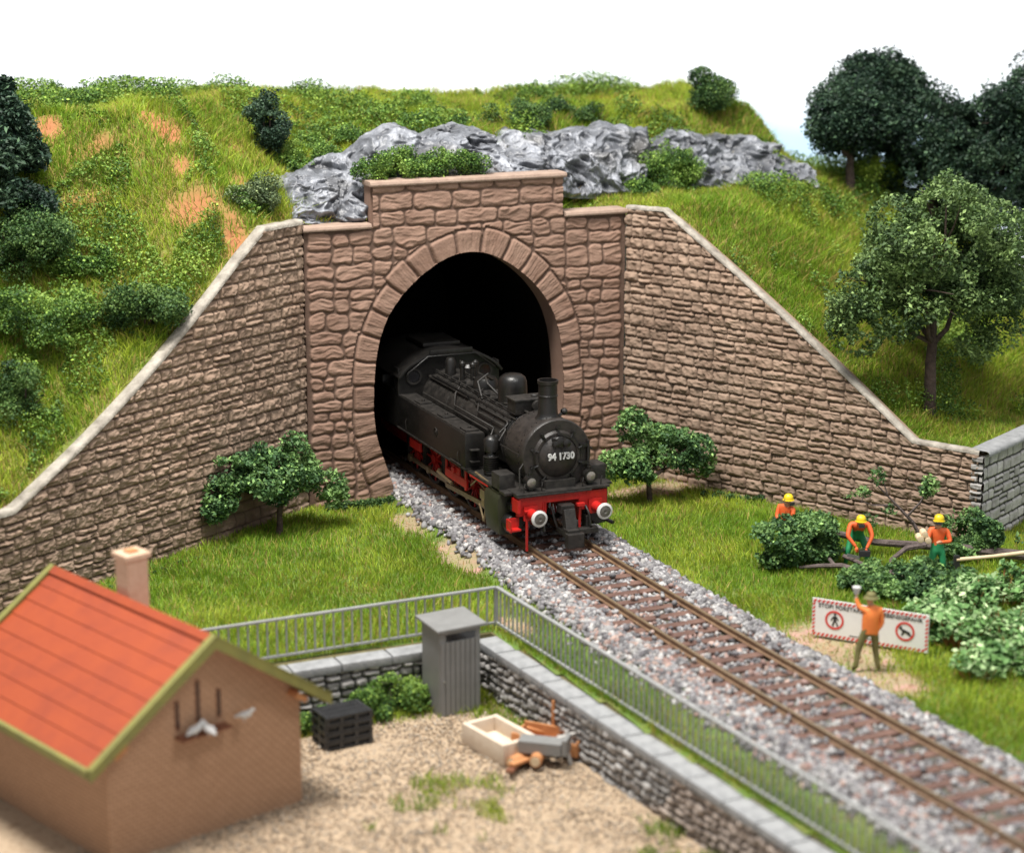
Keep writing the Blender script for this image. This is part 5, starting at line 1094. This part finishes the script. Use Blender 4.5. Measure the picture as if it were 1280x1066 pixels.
# worker 3: standing, carrying logs in the left arm
J = dict(pelvis=(0, 0, .88), belly=(0, 0, 1.03), chest=(.0, 0, 1.26), neck=(0, -.02, 1.43), chin=(-.02, -.05, 1.50), head=(-.02, -.05, 1.58), crown=(-.01, -.03, 1.66), shl=(-.19, 0, 1.36), shr=(.20, 0, 1.36), ell=(-.28, -.12, 1.14), elr=(.27, -.10, 1.10), wrl=(-.42, -.26, 1.27), wrr=(.02, -.28, 1.14), hipl=(-.1, 0, .84), hipr=(.1, 0, .84), knl=(-.14, -.03, .47), knr=(.14, -.03, .47), anl=(-.15, .02, .09), anr=(.16, .02, .09), tol=(-.18, -.12, .03), tor=(.20, -.12, .03))
person((7.55, -12.3, 0), RZP, J, segs('hivis', 'green_cloth', 'hivis', 'green_cloth'), base_rad(), 'right worker standing in green trousers, helmet tipped back, carrying cut logs on one arm', helmet((-.01, -.04, 1.63), (-.2, -1, 0)), [((-.42, -.26, 1.27), (-.3, -.8, .4), .7, 'skin'), ((.02, -.28, 1.14), (-.9, -.4, .2), .7, 'skin')], WG)
LGp = Vector((7.55, -12.3, 0)); rzm = Matrix.Rotation(RZP, 4, 'Z')
for k, (p0, r_, lab) in enumerate((((-.42, -.33, 1.38), .075, 'upper short pale log carried by the right worker'), ((-.52, -.36, 1.27), .08, 'lower short pale log carried by the right worker'), ((-.34, -.38, 1.24), .07, 'short pale log held closest to the chest of the right worker'))):
    lg = empty('cut_log', LGp + rzm @ Vector(p0), RZP, lab, 'log', 'cut logs in the right worker\'s arms'); b = MB(); b.lathe([(r_, -.15), (r_, .15)], (0, 0, 0), 'y', 14); b.build('wood', M['wood_pale'], lg, .004, True)
    b = MB(); b.lathe([(r_ + .006, -.14), (r_ + .006, .14)], (0, 0, 0), 'y', 14, False); b.build('bark', M['wood_pale'], lg, 0, True)
# foreman seen from behind, arm raised
J = dict(pelvis=(0, 0, .90), belly=(.01, 0, 1.05), chest=(.02, 0, 1.28), neck=(.0, .02, 1.46), chin=(-.01, .04, 1.53), head=(-.01, .03, 1.60), crown=(0, .02, 1.68), shl=(-.18, .0, 1.39), shr=(.21, 0, 1.37), ell=(-.27, .06, 1.47), elr=(.25, -.02, 1.08), wrl=(-.30, .10, 1.62), wrr=(.14, -.04, .90), hipl=(-.11, 0, .86), hipr=(.11, 0, .86), knl=(-.22, .03, .48), knr=(.14, .05, .48), anl=(-.27, -.03, .09), anr=(.20, -.02, .09), tol=(-.33, .08, .03), tor=(.25, .10, .03))
J['ell'] = (-.26, .05, 1.44)
rd_ = base_rad(); rd_.update(pelvis=(.15, .115), belly=(.155, .12), chest=(.17, .125), shl=.07, shr=.07)
hat = MB(); hat.lathe([(.15, -.03), (.16, -.045), (.155, -.025), (.105, .0), (.10, .06), (.07, .085), (.001, .09)], (0, .02, 1.66), 'z', 18)
vest = MB(); vest.lathe([(.165, .86), (.175, 1.0), (.172, 1.2), (.165, 1.33), (.10, 1.43)], (.01, 0, 0), 'z', 20, False); vest.v = [Vector((v.x * 1.08, v.y * .80, v.z)) for v in vest.v]
fm = person((2.84, -16.67, 0), RZP, J, segs('hivis_pale', 'olive_cloth', 'hivis_pale', 'hivis_pale'), rd_, 'man in orange vest and olive hat before the sign, one arm raised', [('hat', hat, 'olive_cloth'), ('vest', vest, 'hivis_pale')], [((-.30, .10, 1.62), (0, 0, 1), .7, 'skin'), ((.14, -.04, .90), (-.2, .3, -.9), .4, 'skin')])
# his lower left arm pocket: a satchel strap end shown as an orange sleeve pointing left
mp = empty('loudhailer', LGp * 0 + Vector((2.84, -16.67, 0)) + rzm @ Vector((-.30, .10, 1.70)), RZP, 'white loudhailer in the raised hand of the man in the orange vest', 'loudhailer')
b = MB(); b.tube([(0, 0, -.18), (0, 0, 0)], .03, 10); b.lathe([(.045, -.02), (.06, .03), (.085, .10), (.09, .14), (.05, .15)], (0, 0, 0), 'z', 16); b.build('horn', M['white_ring'], mp, 0, True)

# hazard sign
sg = empty('hazard_sign', (2.83, -14.38, .05), math.atan2(-.775, .63), 'long white warning sign with red hatched border behind the man in the orange vest', 'sign')
b = MB(); b.box((1.32, .02, .45), (2.64, .035, .86)); b.build('board', M['sign_white'], sg, .004)
b = MB()
def strip(x0, x1, z0, z1, horiz, n):
    for k in range(n):
        if horiz: a = x0 + (x1 - x0) * k / n; w = (x1 - x0) / n * .55; b.add([(a, -.002, z0), (a + w, -.002, z0), (a + w + .05, -.002, z1), (a + .05, -.002, z1)], [(0, 1, 2, 3)])
        else: a = z0 + (z1 - z0) * k / n; w = (z1 - z0) / n * .55; b.add([(x0, -.002, a), (x1, -.002, a + .04), (x1, -.002, a + w + .04), (x0, -.002, a + w)], [(0, 1, 2, 3)])
strip(.01, 2.58, .80, .87, True, 26); strip(.01, 2.58, .03, .10, True, 26); strip(.01, .07, .08, .80, False, 8); strip(2.57, 2.63, .08, .80, False, 8); b.build('border_stripes', M['sign_red'], sg)
for cx in (.52, 2.12):
    b = MB(); b.lathe([(.17, 0), (.215, 0), (.215, .004), (.17, .004)], (cx, -.007, .44), 'y', 36, False); ring = b.build('prohibition_ring', M['sign_red'], sg)
b = MB(); b.lathe([(.028, 0), (.028, .003)], (.53, -.006, .57), 'y', 12); 
for p in ([(.49, .53), (.57, .53), (.56, .43), (.50, .43)], [(.50, .43), (.54, .43), (.50, .30), (.46, .30)], [(.53, .43), (.56, .43), (.62, .31), (.585, .30)], [(.49, .53), (.50, .49), (.45, .42), (.43, .44)], [(.57, .53), (.56, .49), (.60, .43), (.62, .45)]):
    b.prism(p, -.006, -.003)
b.build('walker_symbol', M['sign_black'], sg)
b = MB()
for p in ([(2.00, .50), (2.10, .48), (2.24, .43), (2.22, .38), (2.06, .42)], [(1.98, .53), (2.04, .55), (2.06, .50), (2.00, .47)], [(2.20, .42), (2.27, .37), (2.25, .34), (2.17, .38)], [(2.07, .43), (2.12, .42), (2.06, .34), (2.03, .35)]): b.prism(p, -.006, -.003)
b.build('animal_symbol', M['sign_black'], sg)
o = text('STOP! FORSTARBEITEN LEBENSGEFAHR', .125, M['sign_black'], 'lettering', .002, .002, .98); o.parent = sg; o.rotation_euler = (R(90), 0, 0); o.location = (1.32, -.003, .735)
bx = [v.co.x for v in o.data.vertices]; k_ = 2.36 / (max(bx) - min(bx)); o.scale = (k_, 1, 1)
b = MB(); 
for x_ in (.95, 1.35): b.box((x_ + .05, -.0015, .135), (.26, .002, .018))
b.build('small_print', M['sign_black'], sg)
b = MB()
for x_ in (.1, 1.3, 2.5): b.box((x_, .055, .3), (.04, .03, .7))
b.build('stake', M['wood_grey'], sg)
# axe and bottle-pale handle leaning in the branches
ax = empty('axe', (8.5, -11.75, .12), math.radians(-22), 'axe with pale handle and black head resting in the branches at the right edge', 'axe')
b = MB(); b.tube([(.0, 0, .22), (.9, 0, .30), (1.9, 0, .42)], [.05, .045, .055], 10); b.build('handle', M['wood_pale'], ax, 0, True)
b = MB(); b.prism([(-.07, .33), (.07, .33), (.10, -.02), (.03, -.10), (-.09, -.05)], -.035, .035); b.build('axe_head', M['dark'], ax, .008)

# ============================================================ HOUSE
hs_ = empty('house', (-9.42, -15.71, -1.2), math.atan2(.329, .944), 'small tan brick house with orange red roof and olive green eaves in the left foreground', 'house')
bk = bpy.data.materials.new('tan_brick_wall'); bk.use_nodes = True; nt = bk.node_tree; g = nt.nodes; Lk = nt.links
tc = g.new('ShaderNodeTexCoord'); sp = g.new('ShaderNodeSeparateXYZ'); Lk.new(tc.outputs['Object'], sp.inputs[0]); am = g.new('ShaderNodeMath'); Lk.new(sp.outputs[0], am.inputs[0]); Lk.new(sp.outputs[1], am.inputs[1])
cmb = g.new('ShaderNodeCombineXYZ'); Lk.new(am.outputs[0], cmb.inputs[0]); Lk.new(sp.outputs[2], cmb.inputs[1])
br = g.new('ShaderNodeTexBrick'); Lk.new(cmb.outputs[0], br.inputs['Vector']); br.inputs['Scale'].default_value = 1; br.inputs['Brick Width'].default_value = .16; br.inputs['Row Height'].default_value = .085; br.inputs['Mortar Size'].default_value = .012
br.inputs['Color1'].default_value = (.42, .245, .14, 1); br.inputs['Color2'].default_value = (.47, .28, .165, 1); br.inputs['Mortar'].default_value = (.27, .15, .09, 1)
Lk.new(br.outputs['Color'], g['Principled BSDF'].inputs['Base Color']); bp = g.new('ShaderNodeBump'); bp.inputs['Strength'].default_value = .6; bp.inputs['Distance'].default_value = .02; bp.invert = True; Lk.new(br.outputs['Fac'], bp.inputs['Height']); Lk.new(bp.outputs[0], g['Principled BSDF'].inputs['Normal']); g['Principled BSDF'].inputs['Roughness'].default_value = .8
HW, HD = 4.3, 5.1
b = MB(); gp = [(-HW, 0), (0, 0), (0, 2.36), (-HW / 2, 3.86), (-HW, 2.36)]; b.prism(gp, 0, .12); b.prism(gp, HD - .12, HD); b.box((-.06, HD / 2, 1.16), (.12, HD - .25, 2.32)); b.box((-HW + .06, HD / 2, 1.16), (.12, HD - .25, 2.32)); b.build('wall', bk, hs_)
XR = -HW / 2; PK = 3.95; sl = .694
roof = MB(); th = .07
def roofpt(s, d, up=0): return (XR + s * d, PK - abs(d) * sl + up)      # s side sign, d horizontal distance
for s_, dmax in ((-1, 2.62), (1, 2.52)):
    n = 8; 
    for k in range(n):
        d0, d1 = dmax * k / n, dmax * (k + 1) / n + .02; a0 = roofpt(s_, d0, -.02); a1 = roofpt(s_, d1, .005)
        roof.prism([a0, a1, (a1[0], a1[1] - .06), (a0[0], a0[1] - .06)], -.36, HD + .22)
roof.prism([(XR - .14, PK - .05), (XR, PK + .07), (XR + .14, PK - .05), (XR, PK - .06)], -.38, HD + .24)
rf = roof.build('roof', M['roof_red'], hs_, .006)
for y0, y1 in ((-.42, -.34), (HD + .2, HD + .28)):
    for s_, dm in ((-1, 2.72), (1, 2.62)):
        b = MB(); p0, p1 = roofpt(s_, 0, .05), roofpt(s_, dm, .06)
        ya_, yb_ = (y0, y1) if y0 < 0 else (y0, y1)
        b.prism([p0, p1, (p1[0], p1[1] - .20), (p0[0], p0[1] - .24)], ya_, yb_)
        b.prism([(p0[0], p0[1] + .001), (p1[0], p1[1] + .001), (p1[0], p1[1] + .035), (p0[0], p0[1] + .035)], ya_ - .02, yb_ + .06)
        b.build('bargeboard', M['olive'], hs_, .008)
for s_, dm in ((-1, 2.68), (1, 2.58)): b = MB(); p = roofpt(s_, dm); b.box((p[0] , HD / 2 - .06, p[1] - .05), (.12, HD + .50, .16)); b.build('gutter', M['olive'], hs_, .02)
for s_, dm in ((-1, 2.0), (1, 2.0)): b = MB(); p = roofpt(s_, dm, -.3); b.box((p[0], -.14, p[1]), (.30, .3, .12), rot(0, s_ * .6, 0)); b.build('purlin', M['wood_orange'], hs_, .01)
for x_, z0, z1 in ((-2.78, 2.23, 2.80), (-2.32, 2.28, 3.10), (-1.86, 2.25, 2.82)):
    b = MB(); b.box((x_, .0, (z0 + z1) / 2), (.10, .03, z1 - z0)); f = b.build('window', M['beam'], hs_, .004); b = MB(); b.box((x_, -.018, (z0 + z1) / 2), (.05, .006, z1 - z0 - .08)); b.build('pane', M['glass_dark'], f)
b = MB(); b.box((-2.3, -.14, 2.10), (1.1, .28, .05)); b.tube([(-2.85, -.16, 2.14), (-2.4, -.22, 2.22), (-1.9, -.2, 2.18)], .03, 6); b.build('ledge', M['beam'], hs_, .01)
b = MB(); cx, cy = -1.75, 3.0; b.box((cx, cy, 4.0), (.46, .46, 1.3)); b.box((cx, cy, 4.70), (.56, .56, .10)); ch = b.build('chimney', M['chimney'], hs_, .01)
ch.parent = rf
b = MB(); b.box((cx, cy, 4.76), (.22, .22, .06)); o = b.build('flue', M['wood_orange'], rf)
# white doves on the ledge
for x_, y_, rz_, lab in ((-2.55, -.24, .4, 'white dove on the left part of the gable ledge'), (-1.45, -.24, -.6, 'white dove at the right end of the gable ledge'), (-2.35, -.38, 2.0, 'white dove at the front edge of the gable ledge, below the others')):
    w_ = hs_.matrix_basis @ Vector((x_, y_, 2.17)); d_ = empty('dove', w_, rz_, lab, 'bird', 'white doves on the gable ledge')
    b = MB(); b.tube([(-.20, 0, .02), (-.12, 0, .05), (0, 0, .08), (.09, 0, .11), (.13, 0, .17), (.17, 0, .20), (.21, 0, .19)], [.02, .04, .075, .065, .04, .036, .008], 10); b.tube([(.06, .06, .10), (-.02, .07, .10), (-.15, .05, .06)], [.02, .035, .008], 6); b.tube([(.06, -.06, .10), (-.02, -.07, .10), (-.15, -.05, .06)], [.02, .035, .008], 6)
    b.tube([(0, .02, .03), (0, .02, -.045)], .007, 4); b.tube([(0, -.02, .03), (0, -.02, -.045)], .007, 4); b.build('body', M['white_ring'], d_, 0, True)
    b = MB(); b.tube([(.20, 0, .192), (.235, 0, .18)], [.01, .002], 5); b.build('beak', M['wood_orange'], d_)

# ============================================================ SHED, CRATES, TROUGH, WOOD
sh_ = empty('shed', (-5.40, -12.78, -1.2), math.radians(7), 'narrow grey panelled shed with dark slot above its door in the corner of the wall', 'shed')
b = MB(); b.box((.50, .40, .98), (1.0, .80, 1.96)); b.build('wall', M['shed_grey'], sh_, .01)
b = MB()
for k in range(8): b.box((.075 + k * .121, -.012, .86), (.106, .03, 1.66))
b.box((.50, -.012, 1.90), (.98, .03, .08)); dr_o = b.build('door', M['shed_grey'], sh_, .012)
b = MB(); b.lathe([(.022, 0), (.022, .03)], (.10, -.055, .82), 'y', 10); b.build('handle', M['steel'], dr_o)
b = MB(); b.box((.52, -.006, 1.78), (.70, .03, .15)); b.build('window_slot', M['glass_dark'], sh_)
b = MB(); b.add([(-.10, -.12, 1.955), (1.10, -.12, 1.955), (1.10, .92, 2.02), (-.10, .92, 2.02), (-.10, -.12, 2.015), (1.10, -.12, 2.015), (1.10, .92, 2.08), (-.10, .92, 2.08)], [(3, 2, 1, 0), (4, 5, 6, 7), (0, 1, 5, 4), (1, 2, 6, 5), (2, 3, 7, 6), (3, 0, 4, 7)]); b.build('roof', M['shed_grey'], sh_, .012)
names_ = ('bottom crate of the black stack beside the house', 'second crate from the bottom of the black stack', 'third crate from the bottom of the black stack', 'topmost black crate of the stack, with ribbed lid')
me_c = None
for k in range(4):
    c_ = empty('plastic_crate', (-7.76, -13.25, -1.17 + k * .185), math.radians(6) + random.uniform(-.03, .03), names_[k], 'crate', 'black plastic crates stacked in the yard')
    if me_c is None:
        b = MB(); 
        for z in (.02, .15): b.box((0, -.34, z), (1.05, .03, .045)); b.box((0, .34, z), (1.05, .03, .045)); b.box((-.51, 0, z), (.03, .66, .045)); b.box((.51, 0, z), (.03, .66, .045))
        for x_ in (-.5, -.17, .17, .5): b.box((x_, -.335, .085), (.09, .035, .13)); b.box((x_, .335, .085), (.09, .035, .13))
        for y_ in (-.3, 0, .3): b.box((-.505, y_, .085), (.035, .09, .13)); b.box((.505, y_, .085), (.035, .09, .13))
        b.box((0, 0, .085), (.96, .60, .10)); o = b.build('frame', M['black_plastic'], c_, .008); b = MB()
        for x_ in np.linspace(-.46, .46, 12): b.box((x_, 0, .168), (.05, .66, .02))
        for y_ in (-.2, 0, .2): b.box((0, y_, .160), (1.0, .04, .02))
        o2 = b.build('slatted_top', M['black_plastic'], c_, .004); me_c = (o.data, o2.data)
    else:
        for nm, d in zip(('frame', 'slatted_top'), me_c): link(bpy.data.objects.new(nm, d), c_)
tr_ = empty('trough', (-4.92, -14.95, -1.18), math.radians(12), 'cream stone trough standing on the gravel in front of the shed', 'trough')
b = MB(); w, l, h, t = .88, 1.5, .46, .12
b.box((-w / 2 + t / 2, 0, h / 2), (t, l, h)); b.box((w / 2 - t / 2, 0, h / 2), (t, l, h)); b.box((0, -l / 2 + t / 2, h / 2 - .001), (w - 2 * t, t, h)); b.box((0, l / 2 - t / 2, h / 2 - .001), (w - 2 * t, t, h)); b.build('basin', M['trough'], tr_, .018, True); b = MB(); b.box((0, 0, .1), (w - 2 * t, l - 2 * t, .1)); b.build('trough_floor', M['trough'], tr_)
hc = empty('wooden_crate', (-3.95, -15.35, -1.18), math.radians(-50), 'orange brown open wooden crate tilted against the ground beyond the grey box', 'crate')
b = MB(); b.box((0, 0, .10), (1.5, .6, .05)); b.box((0, .30, .24), (1.5, .05, .34)); b.box((0, -.30, .22), (1.5, .05, .28)); b.box((.74, 0, .24), (.05, .6, .34)); b.box((-.74, 0, .20), (.05, .6, .26)); b.box((-.1, .34, .5), (.07, .05, .9)); b.build('crate_frame', M['wood_orange'], hc, .01)
for k, (x, y, z, lab) in enumerate(((-4.75, -15.75, -1.05, 'short orange brown log lying right of the trough'), (-4.55, -15.45, -1.0, 'short log with pale cut end behind the first one'), (-4.45, -15.9, -.98, 'short brown log under the grey box'))):
    lg = empty('short_log', (x, y, z), math.radians(-60 + 12 * k), lab, 'log', 'short logs beside the trough'); b = MB(); b.lathe([(.13, -.4), (.125, .4)], (0, 0, 0), 'y', 16); b.build('bark', M['wood_orange'], lg, .006, True); b = MB(); b.lathe([(.10, -.41), (.10, -.40)], (0, 0, 0), 'y', 14); b.build('cut_end', M['wood_pale'], lg)
gb = empty('grey_box', (-4.30, -15.95, -.92), math.radians(-38), 'dark grey metal box lying on the logs right of the trough', 'box')
b = MB(); b.box((-.1, -.05, .14), (.9, .4, .26)); b.box((.42, -.05, .2), (.10, .44, .34)); b.build('box_body', M['shed_grey'], gb, .012)
for k, (x, y, rz, lab) in enumerate(((-5.0, -16.0, .9, 'brown plank leaning on the front of the trough'), (-4.75, -15.95, .55, 'orange brown plank lying next to the trough'), (-3.75, -15.0, -.7, 'orange brown plank lying behind the wooden crate'))):
    b = MB(); b.box((0, 0, .06), (1.1, .16, .06), rot(0, .12, 0)); o = b.build('plank', M['wood_orange'] if k != 0 else M['beam'], None, .006); o.location = (x, y, -1.13 + .05 * k); o.rotation_euler = (0, 0, rz); tag(o, lab, 'plank', 'planks lying around the trough')
sw = empty('sawhorse', (-3.55, -15.85, -1.2), math.radians(15), 'weathered pale grey sawhorse in front of the rubble wall', 'sawhorse')
b = MB(); b.box((0, 0, .52), (1.1, .10, .08)); b.build('top_beam', M['wood_grey'], sw, .006)
for x_ in (-.4, -.05, .32):
    for s_ in (-1, 1): b = MB(); b.box((x_, s_ * .13, .26), (.08, .05, .56), rot(s_ * .42, 0, 0)); b.build('leg', M['wood_grey'], sw, .004)

hs(15.3, 3.0, 'bright yellow-green bush between the trunks of the dark trees', blobset(0, 0, .5, .7, .5, .5, 12, .4, rd), 8000, ((.22, .34, .04), (.42, .52, .08), (.08, .15, .03)), 51)

# loose low undergrowth over the hillside
n = 420000; x = rng.uniform(-14, 17, n); y = rng.uniform(-7, 9, n); g_n = fbm(x * .75, y * .75, 0, 4, 205) + .10 * (fbm(x * .2, y * .2, 0, 2, 9) - .5)
k = behind(x, y, .4) & (g_n > .54 - .06 * sm(y, 1, 3.5) - .03 * (x < -5)) & (y < 9.3) & ((x < 12) | (y < 9.3 - (x - 12) * 1.15)) & (bare_mask(x, y) < .25) & ~((x > 5.2) & (y < 1.6) & (g_n < .64)); x, y, g_n = x[k], y[k], g_n[k]; n = len(x)
z = hillz(x, y) + rng.random(n) * np.clip((g_n - .50) * 4.0, .06, .6) + .08; P = np.stack([x, y, z], 1)
tag(leafmesh('undergrowth', P, .06, leafcols(P, (.13, .25, .035), (.27, .38, .06), (.04, .095, .02), 66, 1.4)), kind='stuff')
